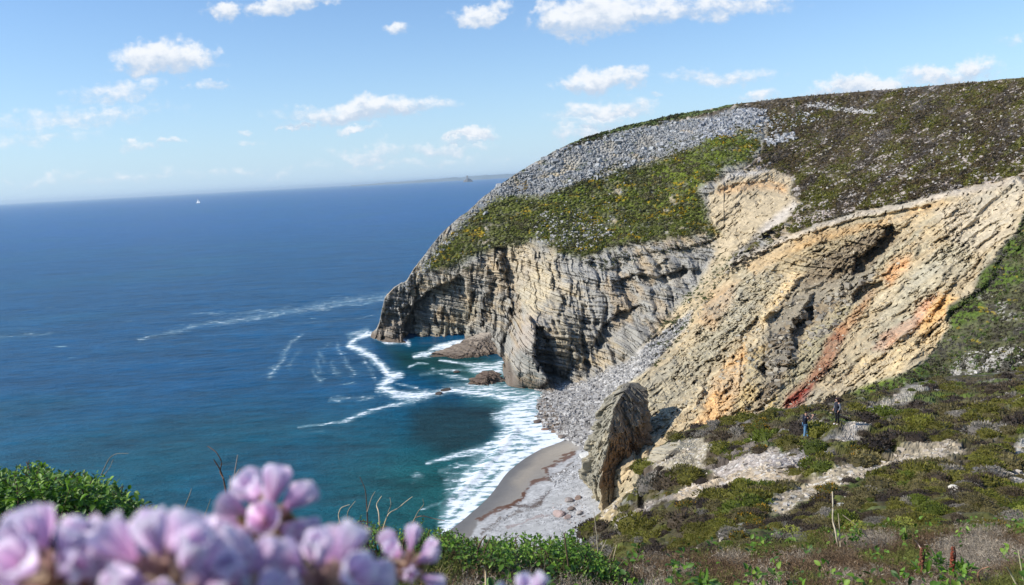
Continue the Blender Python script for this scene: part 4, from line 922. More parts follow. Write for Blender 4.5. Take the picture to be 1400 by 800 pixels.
def build_near():
    us = np.linspace(796, 1530, 700); top = np.interp(us, EB[:, 0], EB[:, 1])+.9*fbm(us/8, us*0, 0, 4, 2, .6); nv = 420
    tt = np.linspace(0, 1, nv)**1.2; V = top[None]+(830-top)[None]*tt[:, None]; U = np.broadcast_to(us[None], V.shape)+0.0
    D = np.exp(NB_T(U, V)); P = pix(U, V, D); X, Y, Z = P[..., 0], P[..., 1], P[..., 2]
    n0 = fbm(X/7, Y/7, 0, 3, 3); n1 = fbm(X/1.6, Y/1.6, 0, 4, 4, .6); n2 = fbm(X/.45, Y/.45, 0, 3, 5); w1_, _, wi = worley(X/.9, Y/.9, 6); w2_, _, wj = worley(X/.28, Y/.28, 7)
    wu = U+7*fbm(U/14, V/7, 0, 4, 91, .65); wv = V+5*fbm(U/14, V/7, 9, 4, 92, .65); b = np.zeros(U.shape)
    col = np.zeros(U.shape+(3,))+np.array([.085, .068, .040])
    col = blend(col, (.085, .09, .015), sstep(n0+.6*n1, -.1, .4)*.8); col = blend(col, (.16, .135, .115), sstep(-n0+.7*n1, .1, .6)*.85)
    gp = fbm(X/3.5, Y/3.5, 4, 3, 15); col = blend(col, (.09, .125, .025), sstep(gp, .15, .4)*.8*np.clip(.4+sstep(U, 900, 1250), 0, 1)); col = blend(col, (.055, .04, .03), (wi > .66)*.6)
    col = blend(col, (.24, .225, .205), sstep(fbm(X/2, Y/2, 8, 4, 19, .65), .28, .5)*.7)
    for poly, k, c in BARE:
        m = k*polymask(wu, wv, poly, 3); b = np.maximum(b, m); col = blend(col, c, m)
    col = col*(1+b*(.55*(wj-.5)+.45*n2+.25*n1)+(1-b)*(.5*(wj-.5)))[..., None]
    col = blend(col, (.62, .59, .53), b*(wj > .86)*(w2_ < .4)*.8)
    bump = (1-b)*(.34*(.5-w1_)+.12*(.5-w2_)+.30*n1)+b*(.12*n1+.10*(.5-w2_)+.05*n2)+.9*n0
    s = np.clip(D/30, .25, 1.3); P = P+np.array([0, 0, 1])*(bump*s)[..., None]*sstep(V-top[None], -2, 12)[..., None]
    Pt = P[0]; fwd = np.stack([Pt[:, 0], Pt[:, 1], 0*Pt[:, 0]], -1); fwd /= np.linalg.norm(fwd, axis=1, keepdims=True); back = []
    for d, dz in [(1.2, .45), (3, 2.0), (6, 6), (12, 18), (20, 40), (26, 60)]:
        q = Pt+fwd*d; q[:, 2] = np.maximum(Pt[:, 2]-dz, -3); back.append(q)
    PP = np.concatenate([np.stack(back[::-1]), P], 0); cc = np.concatenate([np.zeros((len(back), len(us), 3))+np.array([.38, .30, .18]), col], 0)
    tag(link('hillside', mesh_np('hillside', PP, gridfaces(*PP.shape[:2])[:, ::-1], M_GROUND, cc, smooth=False)), kind='structure')
    return us, top, tt, P
N_us, N_top, N_tt, N_P = build_near()
def N_at(u, v):
    u = np.atleast_1d(np.asarray(u, float)); v = np.atleast_1d(np.asarray(v, float))
    i = np.clip(np.round((u-796)/(1530-796)*(len(N_us)-1)).astype(int), 0, len(N_us)-1); t = np.clip((v-N_top[i])/(830-N_top[i]), 0, 1)**(1/1.2)
    return N_P[np.clip(np.round(t*(len(N_tt)-1)).astype(int), 0, len(N_tt)-1), i]
# cushion shaped heath shrubs
def cushion(seed, n=300, leaf=.13, yellow=0.0, h=.62):
    r = np.random.default_rng(seed); V = []; Fc = []; C = []
    a = r.uniform(0, 2*np.pi, n); z = r.uniform(-.05, 1, n)**.9; lob = 1+.16*np.sin(a*3+seed)+.10*np.sin(a*5+seed*2)+.06*np.sin(z*9+a*2)
    rr = np.sqrt(np.clip(1-z*z, 0, 1))*lob*r.uniform(.84, 1.04, n); c = np.stack([rr*np.cos(a), rr*np.sin(a), z*h*r.uniform(.82, 1.08, n)], -1)
    nr = c/np.linalg.norm(c, axis=1, keepdims=True)+np.array([0, 0, .5])+r.normal(size=(n, 3))*.35; nr /= np.linalg.norm(nr, axis=1, keepdims=True)
    side = np.cross(nr, r.normal(size=(n, 3))); side /= np.linalg.norm(side, axis=1, keepdims=True)
    L = leaf*r.uniform(.6, 1.5, n)[:, None]; tri = np.stack([c-side*L*.38-nr*L*.3, c+side*L*.38-nr*L*.3, c+nr*L], 1)
    V = tri.reshape(-1, 3); Fc = np.arange(3*n).reshape(-1, 3); f = r.uniform(.6, 1.45, n)
    cc = np.repeat(f[:, None]*np.ones((1, 3)), 3, 0)
    if yellow: y = r.random(n) < yellow; cc[np.repeat(y, 3)] = np.array([4.2, 2.2, .3])
    # woody core that closes the clump
    m = 9; A = np.linspace(0, 2*np.pi, m, endpoint=False); core = []
    for zz, k in ((-.25, .82), (.25, .80), (.62, .58)):
        core += [[k*.93*np.cos(t)*(1+.16*np.sin(t*3+seed)), k*.93*np.sin(t)*(1+.16*np.sin(t*3+seed)), zz*h] for t in A]
    core.append([0, 0, h*.82]); o = len(V); V = np.concatenate([V, core]); fs = []
    for k in range(2):
        for i in range(m):
            p, q = o+k*m+i, o+k*m+(i+1) % m; fs += [[p, q, q+m], [p, q+m, p+m]]
    for i in range(m): fs.append([o+2*m+i, o+2*m+(i+1) % m, o+3*m])
    return V, np.concatenate([Fc, fs]), np.concatenate([cc, np.full((3*m+1, 3), .75)])
CUS = [cushion(k, 300, .13) for k in range(6)]; CUSY = [cushion(20+k, 300, .13, .35) for k in range(3)]; CUSN = [cushion(40+k, 900, .075) for k in range(4)]
PAL = np.array([(.080,.058,.036),(.105,.070,.036),(.125,.115,.018),(.088,.110,.012),(.135,.132,.018),(.21,.185,.155),(.052,.038,.028),(.14,.115,.045)])
def build_near_heath():
    n = 5600; u = rng.uniform(800, 1470, n); v = rng.uniform(505, 800, n); tp = np.interp(u, EB[:, 0], EB[:, 1]); k = v > tp+1; u, v = u[k], v[k]
    b = np.max([bare_at(u, v), bare_at(u+9, v), bare_at(u-9, v), bare_at(u, v-6), bare_at(u, v+3)], 0); D = np.exp(NB_T(u, v)); keep = (rng.random(len(u)) > b*1.25)
    den = .42+1.3*fbm((u*.82-v*.57)/40, (u*.57+v*.82)/11, 3, 3, 77); keep &= rng.random(len(u)) < np.clip(den+.25, .3, 1)
    keep &= (np.hypot((u-1144)/14, (v-600)/12) > 1) & (np.hypot((u-1101)/12, (v-606)/9) > 1)
    u, v, D = u[keep], v[keep], D[keep]; p = N_at(u, v); s = (.14+.50*rng.random(len(u))**2.2)*np.clip(D/32, .45, 1.5)
    zone = fbm((u*.82-v*.57)/46, (u*.57+v*.82)/13, 0, 4, 61, .6); gr = zone+rng.normal(size=len(u))*.22+.0006*(u-1000)
    pi_ = np.where(gr > .46, 3, np.where(gr > .32, 4, np.where(gr > .12, 2, np.where(gr > -.06, 7, np.where(gr > -.16, 0, np.where(rng.random(len(u)) < .35, 5, 6))))))
    c = PAL[pi_]*rng.uniform(.8, 1.25, (len(u), 1)); sc = np.stack([s*1.15, s*1.15, s*rng.uniform(.7, 1.35, len(u))], -1)
    near = D < 24
    out = []
    for sel, pr in ((near, CUSN), (~near, CUS)):
        V, Fc, C = scatter(pr, p[sel]-np.array([0, 0, .06])*s[sel][:, None], rotz(rng.uniform(0, 6, sel.sum())), sc[sel], c[sel], rng); out.append((V, Fc, C))
    # flowering gorse cushions
    gu = np.r_[rng.uniform(1020, 1060, 10), rng.uniform(1080, 1100, 5), rng.uniform(1120, 1140, 12), rng.uniform(1020, 1060, 10), rng.uniform(1160, 1200, 6), rng.uniform(900, 1400, 16)]
    gv = np.r_[rng.uniform(578, 590, 10), rng.uniform(574, 586, 5), rng.uniform(672, 700, 12), rng.uniform(700, 725, 10), rng.uniform(620, 632, 6), rng.uniform(560, 740, 16)]
    gp = N_at(gu, gv); gD = np.exp(NB_T(gu, gv)); gs = rng.uniform(.2, .45, len(gu))*np.clip(gD/32, .6, 1.5)
    V, Fc, C = scatter(CUSY, gp, rotz(rng.uniform(0, 6, len(gu))), gs, np.tile([.085, .085, .02], (len(gu), 1)), rng); out.append((V, Fc, C))
    o = 0; Fs = []
    for V, Fc, C in out: Fs.append(Fc+o); o += len(V)
    tag(link('heath', mesh_np('near_heath', np.concatenate([a[0] for a in out]), np.concatenate(Fs), M_PLANT, np.concatenate([a[2] for a in out]))),
        'low cushions of heather, grass and gorse covering the near hillside', 'heath', kind='stuff')
    # stones lying on the bare ground
    n = 12000; u = rng.uniform(820, 1420, n); v = rng.uniform(540, 760, n); k = (v > np.interp(u, EB[:, 0], EB[:, 1])+4) & (rng.random(n) < bare_at(u, v)+.03); u, v = u[k], v[k]
    p = N_at(u, v); D = np.exp(NB_T(u, v)); s = (.02+.12*rng.random(len(u))**5)*np.clip(D/30, .5, 1.6); t = rng.random((len(u), 1)); c = np.array([.26, .21, .15])*(1-t)+np.array([.54, .48, .40])*t
    V, Fc, C = scatter(STONE_PROTOS, p, rand_rot(rng, len(u)), s, c, rng)
    tag(link('gravel', mesh_np('gravel', V, Fc, M_STONE, C)), 'pale loose stones on the bare worn ground of the hillside', 'gravel', kind='stuff')
build_near_heath()
# the shrubs that stand alone on the bare ground, each one a thing
IND = [(1037,617,23,0,'wide dark heather cushion on the pale dirt above the sandy hollow'),(1068,644,12,6,'small dark heather cushion at the right rim of the sandy hollow'),(1082,641,16,0,'squat brown heather cushion touching the small dark one by the sandy hollow'),
 (1090,658,26,2,'olive heather cushion with a dark right side below the sandy hollow'),(1106,656,20,6,'dark rounded heather cushion right of the olive one below the sandy hollow'),(1148,640,20,0,'brown heather cushion between the sandy hollow and the stony path'),
 (1160,668,22,6,'dark spreading heather cushion beside the middle of the stony path'),(1198,628,24,2,'olive cushion on the upper edge of the stony path'),(1220,636,26,6,'big dark heather cushion on the upper edge of the stony path'),
 (1252,614,34,6,'very large brown heather mound at the upper end of the stony path'),(1282,612,24,2,'olive rounded mound right of the very large brown mound'),(935,652,34,2,'green cushion at the cliff edge beside the pale rock outcrop'),
 (902,636,14,6,'small dark cushion on the cliff edge right above the ochre bank'),(960,672,20,6,'dark cushion at the left end of the sandy hollow'),(1005,606,22,6,'dark low cushion above the grey dirt patch'),
 (1040,700,30,2,'tall green cushion above the leafy bushes, left of the stony path foot'),(982,655,16,0,'brown cushion on the left rim of the sandy hollow'),(1115,625,16,6,'dark cushion on the grey dirt under the two walkers'),
 (1180,605,18,0,'brown cushion on the grey path right of the walkers'),(1230,590,26,6,'dark mound between the path and the far grassy rise'),(1012,668,18,2,'olive cushion growing inside the sandy hollow'),(1085,618,14,7,'small olive cushion on the grey dirt below the walkers')]
for k, (u, v, w, pc, lab) in enumerate(IND):
    p = N_at(u, v)[0]; D = float(np.exp(NB_T(np.array([float(u)]), np.array([float(v)])))[0]); r = w*D/F/2
    V, Fc, C = cushion(60+k, 700, .085, 0, .8); V = V*r*np.array([1.12, 1.0, .95])
    o = link('heather_shrub', mesh_np('heather_shrub', V, Fc, M_PLANT, C*PAL[pc]*1.05), loc=tuple(p-np.array([0, 0, .05*r]))); tag(o, lab, 'shrub', 'heather shrubs standing on the bare ground')
for k, (u, v, w, c, lab) in enumerate([(1303,682,16,(.66,.60,.5),'cream coloured boulder half sunk in the heath at the right'),(1115,694,9,(.6,.6,.6),'white stone beside the yellow gorse below the stony path'),(1150,700,14,(.5,.47,.42),'flat grey stone beside the white one below the stony path')]):
    p = N_at(u, v)[0]; D = float(np.exp(NB_T(np.array([float(u)]), np.array([float(v)])))[0]); r = w*D/F/2
    V, Fc, _ = BOULDERS[k+3]; o = link('boulder', mesh_np('boulder', V*r*np.array([.9, .9, 1.3 if k == 0 else .7]), Fc, M_STONE, np.zeros((len(V), 3))+np.array(c)), loc=tuple(p+np.array([0, 0, r*.8]))); tag(o, lab, 'boulder')
def c_out(X, Y, Z, U, V, S):
    n1 = fbm(X/1.5, Y/1.5, Z/1.5, 4, 3); c = np.zeros(X.shape+(3,))+np.array([.40, .35, .25]); return blend(c, (.16, .13, .09), sstep(n1, .1, .4)*.8)
oc = loft_rock('rock_outcrop', [(606,912,930,962,3),(612,900,925,968,1.5),(620,888,915,968,.5),(630,881,905,966),(638,886,905,960,.4),(646,892,905,950,1)], 62, 2.0, 3.0, c_out, n=90, m=50, seed=24, bs=(.6, .4), amp=.3, base_drop=1.0)
tag(oc, 'pale gravelly rock outcrop overhanging the cliff edge above the ochre bank', 'rock')
# ================================================================== THE BANK THE CAMERA STANDS ON
CB = np.array([(-200,700),(0,708),(150,712),(200,735),(330,748),(480,745),(600,756),(700,768),(830,778),(900,772),(1000,762),(1100,748),(1200,738),(1400,726),(1600,715)], float)
def bank_D(U, V):
    top = np.interp(U, CB[:, 0], CB[:, 1]); d0 = np.interp(U, [-200, 150, 500, 850, 1400, 1600], [3.2, 3.3, 3.9, 4.8, 6.4, 6.6])
    t = (V-top)/140.0; return d0*np.exp(-t*np.interp(U, [0, 900, 1400], [.75, .75, .8]))
def build_bank():
    us = np.linspace(-200, 1600, 520); top = np.interp(us, CB[:, 0], CB[:, 1]); nv = 90
    tt = np.linspace(0, 1, nv); V = top[None]+(900-top)[None]*tt[:, None]; U = np.broadcast_to(us[None], V.shape)+0.0
    P = pix(U, V, bank_D(U, V)); X, Y = P[..., 0], P[..., 1]
    n1 = fbm(X*2, Y*2, 0, 4, 3); n2 = fbm(X*9, Y*9, 0, 4, 4)
    P = P+np.array([0, 0, 1])*(.06*n1+.03*n2)[..., None]
    col = np.zeros(U.shape+(3,))+np.array([.07, .05, .035]); col = blend(col, (.05, .06, .02), sstep(n1, 0, .4)); col = blend(col, (.16, .13, .09), sstep(n2, .2, .5)*.6)
    Pt = P[0]; fwd = np.stack([Pt[:, 0], Pt[:, 1], 0*Pt[:, 0]], -1); fwd /= np.linalg.norm(fwd, axis=1, keepdims=True); back = []
    for d, dz in [(.3, .25), (.9, 1.1), (2.5, 5), (6, 16), (11, 38), (16, 69)]: back.append(Pt+fwd*d-np.array([0, 0, dz]))
    front = []
    for k, (yy, zz) in enumerate([(.75, -.62), (.3, -.5), (-.6, -.42), (-2.5, -.3)]):
        q = P[-1].copy(); q[:, 0] *= 1+.3*k; q[:, 1] = yy; q[:, 2] = CAMZ+zz; front.append(q)
    PP = np.concatenate([np.stack(back[::-1]), P, np.stack(front)], 0)
    cc = np.concatenate([np.repeat(col[:1], len(back), 0), col, np.repeat(col[-1:], len(front), 0)], 0)
    tag(link('ground', mesh_np('ground', PP, gridfaces(*PP.shape[:2])[:, ::-1], M_GROUND, cc)), kind='structure')
build_bank()
# leaf: ovate, folded along the midrib, tip bent down
def leaf_proto(seed, w=.30, fold=.16, bend=.22):
    r = np.random.default_rng(seed); xs = [0, .22, .5, .78, 1.0]; ws = [.02, .8*w, w, .68*w, .0]; V = []
    for x, ww in zip(xs, ws):
        z = -bend*x*x; V += [[x, -ww, z+fold*ww*2.2], [x, 0, z], [x, ww, z+fold*ww*2.2]]
    V = np.array(V)*r.uniform(.9, 1.1); Fc = []
    for k in range(4):
        a = 3*k; Fc += [[a, a+3, a+4, a+1], [a+1, a+4, a+5, a+2]]
    C = np.tile([[1.], [1.12], [1.]], (5, 1))*np.ones((15, 3)); return V, np.array(Fc), C
LEAVES = [leaf_proto(k, .27+.03*k, .1+.06*k, .1+.1*k) for k in range(4)]
BLADES = []
for k in range(4):
    r = np.random.default_rng(k); b = [.15, .35, .6, .9][k]; V = []
    for x, w in ((0, .022), (.35, .02), (.7, .013), (1.0, .001)): V += [[b*x*x, -w, x*(1-.35*b*x)], [b*x*x, w, x*(1-.35*b*x)]]
    BLADES.append((np.array(V), np.array([[0, 1, 3, 2], [2, 3, 5, 4], [4, 5, 7, 6]]), np.ones((8, 3))))
def dirs_basis(d, roll=None, rng=rng):
    """frames whose x axis is d"""
    d = d/np.linalg.norm(d, axis=1, keepdims=True); up = rng.normal(size=d.shape)*.35+np.array([0, 0, 1.]); y = np.cross(up, d); y /= np.linalg.norm(y, axis=1, keepdims=True)+1e-9
    return np.stack([d, y, np.cross(d, y)], -1)
def tube(pts, r0, r1, n=6, jit=0):
    pts = np.array(pts, float); m = len(pts); t = np.gradient(pts, axis=0); B = basis(t)
    a = np.linspace(0, 2*np.pi, n, endpoint=False); rr = np.linspace(r0, r1, m)
    ring = pts[:, None]+rr[:, None, None]*(np.cos(a)[None, :, None]*B[:, None, :, 0]+np.sin(a)[None, :, None]*B[:, None, :, 1])
    i = np.arange(m*n).reshape(m, n); j = np.roll(i, -1, 1)
    return ring.reshape(-1, 3), np.stack([i[:-1], j[:-1], j[1:], i[1:]], -1).reshape(-1, 4)
class Acc:
    def __init__(s): s.V = []; s.F = []; s.C = []; s.n = 0
    def add(s, V, Fc, c): s.V.append(V); s.F.append(np.asarray(Fc)+s.n); s.C.append(np.zeros((len(V), 3))+np.asarray(c)); s.n += len(V)
    def mesh(s, name, mat, smooth=True): return mesh_np(name, np.concatenate(s.V), [np.concatenate([f for f in s.F if f.shape[1] == k]) for k in sorted({f.shape[1] for f in s.F})], mat, np.concatenate(s.C), smooth=smooth)
def curve(p0, p1, bend, n=8, wob=.0, r=None):
    r = r or np.random.default_rng(1); t = np.linspace(0, 1, n)[:, None]; p0, p1 = np.array(p0), np.array(p1)
    return p0*(1-t)+p1*t+np.array(bend)*4*t*(1-t)+r.normal(size=(n, 3))*wob*np.sin(np.pi*t)
def leafy_bush(label, topc, u0, u1, D0, D1, vb, n, size, seed, pal, group=None, stems=26):
    r = np.random.default_rng(seed); topc = np.array(topc, float); root = empty('leafy_shrub', tuple(pix((u0+u1)/2, vb, (D0+D1)/2)))
    o3 = np.array(root.location)
    # shoots, each with leaves in pairs up the stem; shoots fill the volume of the shrub
    ns = int(n/9); u = r.uniform(u0, u1, ns); D = r.uniform(D0, D1, ns); tp = np.interp(u, topc[:, 0], topc[:, 1])+(D1-D)/(D1-D0+1e-6)*14
    tp = tp+6*fbm(u/14, D*3, 0, 3, seed); v = tp+(vb-tp)*r.random(ns)**1.5
    p = pix(u, v, D); up = np.stack([r.normal(size=ns)*.45, r.normal(size=ns)*.35-.25, np.ones(ns)*.9], -1); up /= np.linalg.norm(up, axis=1, keepdims=True)
    P, Dr, S, C = [], [], [], []; pal = np.array(pal); st = Acc()
    for k in range(9):
        q = p-up*(.012+.011*k)*size/.024*1.0; a = r.uniform(0, 6.3, ns) if k == 0 else a+2.4
        B = basis(up); d = B[..., 0]*np.cos(a)[:, None]+B[..., 1]*np.sin(a)[:, None]+up*(.9-.10*k)
        P.append(q); Dr.append(d+r.normal(size=d.shape)*.15); S.append(size*(.55+.09*min(k, 5))*r.uniform(.75, 1.2, ns)); C.append(pal[r.integers(0, len(pal), ns)]*r.uniform(.75, 1.3, (ns, 1)))
    P, Dr, S, C = map(np.concatenate, (P, Dr, S, C)); V, Fc, Cc = scatter(LEAVES, P-o3, dirs_basis(Dr, rng=r), S, C, r)
    link('leaves', mesh_np('leaves', V, Fc, M_LEAF, Cc, smooth=True), root)
    for k in range(ns if ns < 400 else 400):
        q = p[k]; b = q-up[k]*.16*size/.024+np.array([0, 0, -.05]); tv, tf = tube(curve(b, q, r.normal(size=3)*.008, 5), .0022, .0010, 4); st.add(tv-o3, tf, (.11, .085, .045))
    for k in range(stems):
        uu = r.uniform(u0, u1); dd = r.uniform(D0, D1); b = pix(uu, vb+8, dd); e = pix(uu+r.uniform(-15, 15), np.interp(uu, topc[:, 0], topc[:, 1])+r.uniform(4, 20), dd)
        tv, tf = tube(curve(b, e, r.normal(size=3)*.03, 8), .005, .002, 5); st.add(tv-o3, tf, (.12, .08, .05))
    link('stems', st.mesh('stems', M_TWIG), root); return tag(root, label, 'shrub', group)
GREEN = [(.10,.20,.022),(.14,.26,.028),(.07,.145,.02),(.18,.28,.04),(.055,.11,.022)]
leafy_bush('dense green glossy leaved shrub above the sea at the far left', [(-90,640),(-20,628),(0,632),(18,636),(40,628),(55,622),(70,640),(95,636),(120,638),(150,652),(165,668),(185,672)], -90, 188, 2.6, 3.5, 735, 9500, .031, 3, GREEN)
leafy_bush('low sprawling green shrub between the pink flowers and the dense shrub', [(170,676),(200,690),(225,700),(260,712),(300,708),(330,720)], 165, 330, 2.8, 3.6, 745, 1500, .022, 4, GREEN)
leafy_bush('small leafy bush below the dead twigs, right of the big flower heads', [(430,722),(470,708),(490,704),(520,708),(545,716),(560,728)], 430, 560, 3.3, 4.1, 765, 1700, .022, 5, GREEN)
leafy_bush('leafy bush under the breaking wave, left half of the long green hedge', [(550,712),(570,706),(600,716),(630,722),(660,728),(690,724)], 550, 692, 3.5, 4.6, 792, 4300, .027, 6, GREEN)
leafy_bush('leafy bush below the shingle, right half of the long green hedge', [(685,726),(715,728),(750,726),(770,722),(778,716),(800,738),(830,752),(850,762)], 685, 850, 3.8, 4.9, 798, 4600, .027, 7, GREEN)
# fine woody heather, dead stalks and grass of the foreground bank
def spray_proto(seed, n=34, h=1.0):
    r = np.random.default_rng(seed); V = []; Fc = []
    for i in range(n):
        b = np.array([r.normal()*.10, r.normal()*.10, 0]); t = b+np.array([r.normal()*.33, r.normal()*.33, r.uniform(.45, 1)*h]); s = np.cross(t-b, r.normal(size=3)); s /= np.linalg.norm(s); w = .011
        o = len(V); V += list([b-s*w, b+s*w, t]); Fc.append([o, o+1, o+2])
        for k in range(4):
            x = r.uniform(.35, 1); q = b+(t-b)*x; e = q+r.normal(size=3)*np.array([.09, .09, .06])+np.array([0, 0, .07]); s2 = np.cross(e-q, r.normal(size=3)); s2 /= np.linalg.norm(s2); o = len(V); V += list([q-s2*.012, q+s2*.012, e]); Fc.append([o, o+1, o+2])
    f = np.repeat(r.uniform(.6, 1.5, len(Fc)), 3)[:, None]*np.ones((1, 3)); return np.array(V), np.array(Fc), f
SPRAYS = [spray_proto(k) for k in range(7)]
def bank_pts(u, v): return pix(u, v, bank_D(u, v))
def build_bank_plants():
    r = np.random.default_rng(17); n = 6200
    u = r.uniform(560, 1480, n); tp = np.interp(u, CB[:, 0], CB[:, 1]); v = tp+(870-tp)*r.random(n)**1.1-2; keep = (u > 860) | (r.random(n) < .45); u, v = u[keep], v[keep]
    p = bank_pts(u, v); z = fbm(u/50, v/25, 0, 3, 5); k = np.where(z > .18, 3, np.where(z > -.02, 0, np.where(z > -.2, 1, 2)))
    pal = np.array([(.12,.075,.042),(.16,.11,.065),(.28,.235,.18),(.12,.13,.03)]); c = pal[k]*r.uniform(.6, 1.35, (len(u), 1)); s = r.uniform(.06, .13, len(u))
    V, Fc, C = scatter(SPRAYS, p-np.array([0, 0, .02]), rotz(r.uniform(0, 6, len(p))), s, c, r)
    tag(link('heather', mesh_np('heather', V, Fc, M_TWIG, C)), 'brown and grey woody heather thatch along the foreground bank', 'heather', kind='stuff')
    n = 9000; u = r.uniform(480, 1080, n); tp = np.interp(u, CB[:, 0], CB[:, 1]); v = tp+(880-tp)*r.random(n)**.8
    keep = r.random(n) < np.interp(u, [480, 600, 820, 900, 1080], [.3, .7, 1, .6, .1])*(v > np.interp(u, [480, 600, 850, 900], [790, 790, 785, 760]))*np.clip(.6+fbm(u/40, v/20, 0, 3, 8), .1, 1); u, v = u[keep], v[keep]; p = bank_pts(u, v)
    c = np.array([(.10,.17,.035),(.14,.20,.05),(.26,.22,.12),(.09,.14,.03)])[r.integers(0, 4, len(u))]*r.uniform(.7, 1.3, (len(u), 1))
    tlt = rotz(r.uniform(0, 6.3, len(u))); s = r.uniform(.04, .11, len(u)); V, Fc, C = scatter(BLADES, p, tlt, np.stack([s, s*1.0, s], -1), c, r)
    tag(link('grass', mesh_np('grass', V, Fc, M_PLANT, C, smooth=True)), 'green and dry grass blades on the foreground bank', 'grass', kind='stuff')
    # mixed small leaves in the thatch
    n = 5200; u = r.uniform(640, 1460, n); tp = np.interp(u, CB[:, 0], CB[:, 1]); v = tp+(880-tp)*r.random(n)-6; k = fbm(u/28, v/18, 3, 3, 12) > .12; u, v = u[k], v[k]; p = bank_pts(u, v)+np.array([0, 0, 1])*r.uniform(.02, .15, (len(u), 1))
    c = np.array(GREEN)[r.integers(0, 5, len(u))]*r.uniform(.7, 1.2, (len(u), 1)); V, Fc, C = scatter(LEAVES, p, dirs_basis(r.normal(size=(len(u), 3))+np.array([0, 0, .5]), rng=r), r.uniform(.018, .045, len(u)), c, r)
    tag(link('ground_cover', mesh_np('ground_cover', V, Fc, M_LEAF, C, smooth=True)), 'small green leaves growing through the heather thatch', 'ground cover', kind='stuff')
build_bank_plants()
def stalk(name, label, cat, lines, group=None, extra=None, mat=None):
    """lines: ([(u, v)...], D, r0 px, r1 px, colour)"""
    a = Acc(); b0 = pix(lines[0][0][0][0], lines[0][0][0][1], lines[0][1]); b0 = np.array(b0)
    for pts, D, w0, w1, c in lines:
        P = np.array([pix(u, v, D+.03*math.sin(i*1.7+u)) for i, (u, v) in enumerate(pts)])
        t = np.linspace(0, 1, len(P)); tt = np.linspace(0, 1, max(8, 4*len(P))); P = np.stack([np.interp(tt, t, P[:, k]) for k in range(3)], -1)
        for _ in range(2): P[1:-1] = (P[:-2]+P[2:]+2*P[1:-1])/4
        tv, tf = tube(P, w0*D/F/2, w1*D/F/2, 6); a.add(tv-b0, tf, c)
    me = a.mesh(name, mat or M_TWIG); o = link(name, me, loc=tuple(b0)); tag(o, label, cat, group); return o, b0
DR, GY, PALE = (.13,.075,.05), (.30,.25,.18), (.52,.43,.30)
stalk('dead_twig', 'dark bare branching twig rising behind the tallest flower head', 'twig', [([(312,735),(311,700),(310,680),(306,655),(300,640),(292,628)],3.2,3.2,1.4,DR),([(311,690),(318,668),(322,640),(325,622)],3.2,2.6,1.2,(.3,.24,.2)),([(306,655),(300,645),(304,632),(296,618),(284,610)],3.2,2,1,DR),([(322,650),(328,640),(332,646)],3.2,1.6,.8,GY),([(310,680),(316,665),(314,650)],3.2,2,1,GY)])
stalk('dead_twig', 'thin grey twig leaning over the low sprawling shrub', 'twig', [([(247,725),(250,700),(258,680),(262,668)],3.2,2.0,.8,GY),([(250,700),(244,690)],3.2,1.2,.6,GY)])
stalk('dead_twig', 'thin leaning twig at the right edge of the low sprawling shrub', 'twig', [([(272,722),(282,700),(288,682)],3.2,1.8,.8,GY),([(278,708),(270,700)],3.2,1.2,.6,GY)])
stalk('dead_twig', 'tall thin pale twig sticking out of the small leafy bush', 'twig', [([(503,740),(502,700),(500,670),(492,652)],3.6,2,.8,DR),([(502,700),(508,680),(513,672)],3.6,1.6,.7,GY)])
stalk('dead_twig', 'curved pale twigs arching left out of the small leafy bush', 'twig', [([(470,730),(462,705),(466,694),(478,690)],3.6,2,1,PALE),([(478,730),(474,700),(486,685)],3.6,1.6,.8,GY)])
stalk('dead_twig', 'forked pale twig arching right from the small leafy bush', 'twig', [([(520,735),(518,700),(514,690),(522,678)],3.6,2.2,1,PALE),([(522,730),(530,702),(545,695),(552,688),(564,679)],3.6,2,.8,PALE),([(530,702),(535,690),(533,680)],3.6,1.4,.7,GY)])
stalk('dead_twig', 'fine looping twig above the left end of the long green hedge', 'twig', [([(562,725),(566,708),(578,705),(592,709),(608,712)],3.7,1.8,.8,(.16,.11,.08)),([(562,720),(571,700),(580,690),(578,682)],3.7,1.4,.7,GY)])
stalk('dead_twig', 'thin twig curling over the dense shrub at the far left', 'twig', [([(138,650),(150,625),(160,620),(176,620)],3,1.4,.6,(.2,.17,.12)),([(142,650),(150,640),(155,628)],3,1.4,.6,GY)])
stalk('dead_stalk', 'tall bent pale stalk standing right of the olive shrubs', 'stalk', [([(1165,780),(1158,765),(1148,752),(1144,738),(1142,725),(1138,712),(1139,695),(1138,672)],5.2,3.4,1.6,(.55,.47,.33)),([(1178,775),(1168,769),(1156,766)],5.2,2.4,1.4,(.6,.52,.38)),([(1149,748),(1148,725),(1146,702)],5.2,2,1.2,(.4,.34,.22))])
stalk('dead_stalk', 'thin straight dry stalk leaning left behind the tall bent one', 'stalk', [([(1215,770),(1194,745),(1176,722),(1152,704)],5.4,2,1,(.36,.28,.2))])
stalk('dead_stalk', 'upright thin dry stalk at the cliff edge right of the long hedge', 'stalk', [([(822,790),(818,765),(816,735),(812,700)],4.6,2,.9,(.42,.36,.24)),([(818,765),(826,745),(829,738)],4.6,1.4,.7,(.42,.36,.24))])
stalk('dead_stalk', 'pair of short dry stalks beside the thin one at the cliff edge', 'stalk', [([(835,790),(838,765),(843,745)],4.6,2,.9,(.5,.42,.28)),([(832,790),(830,770),(838,752)],4.6,1.6,.7,(.4,.3,.2))])
stalk('dead_stalk', 'hooked pale stalk below the middle of the long green hedge', 'stalk', [([(665,830),(664,800),(664,780),(661,774),(657,775)],2.6,3,1.6,(.55,.43,.26))])
stalk('dead_stalk', 'pale stalk in the heather near the right border, leaning left', 'stalk', [([(1390,800),(1382,785),(1376,774)],3.8,3,1.4,(.5,.46,.28))])
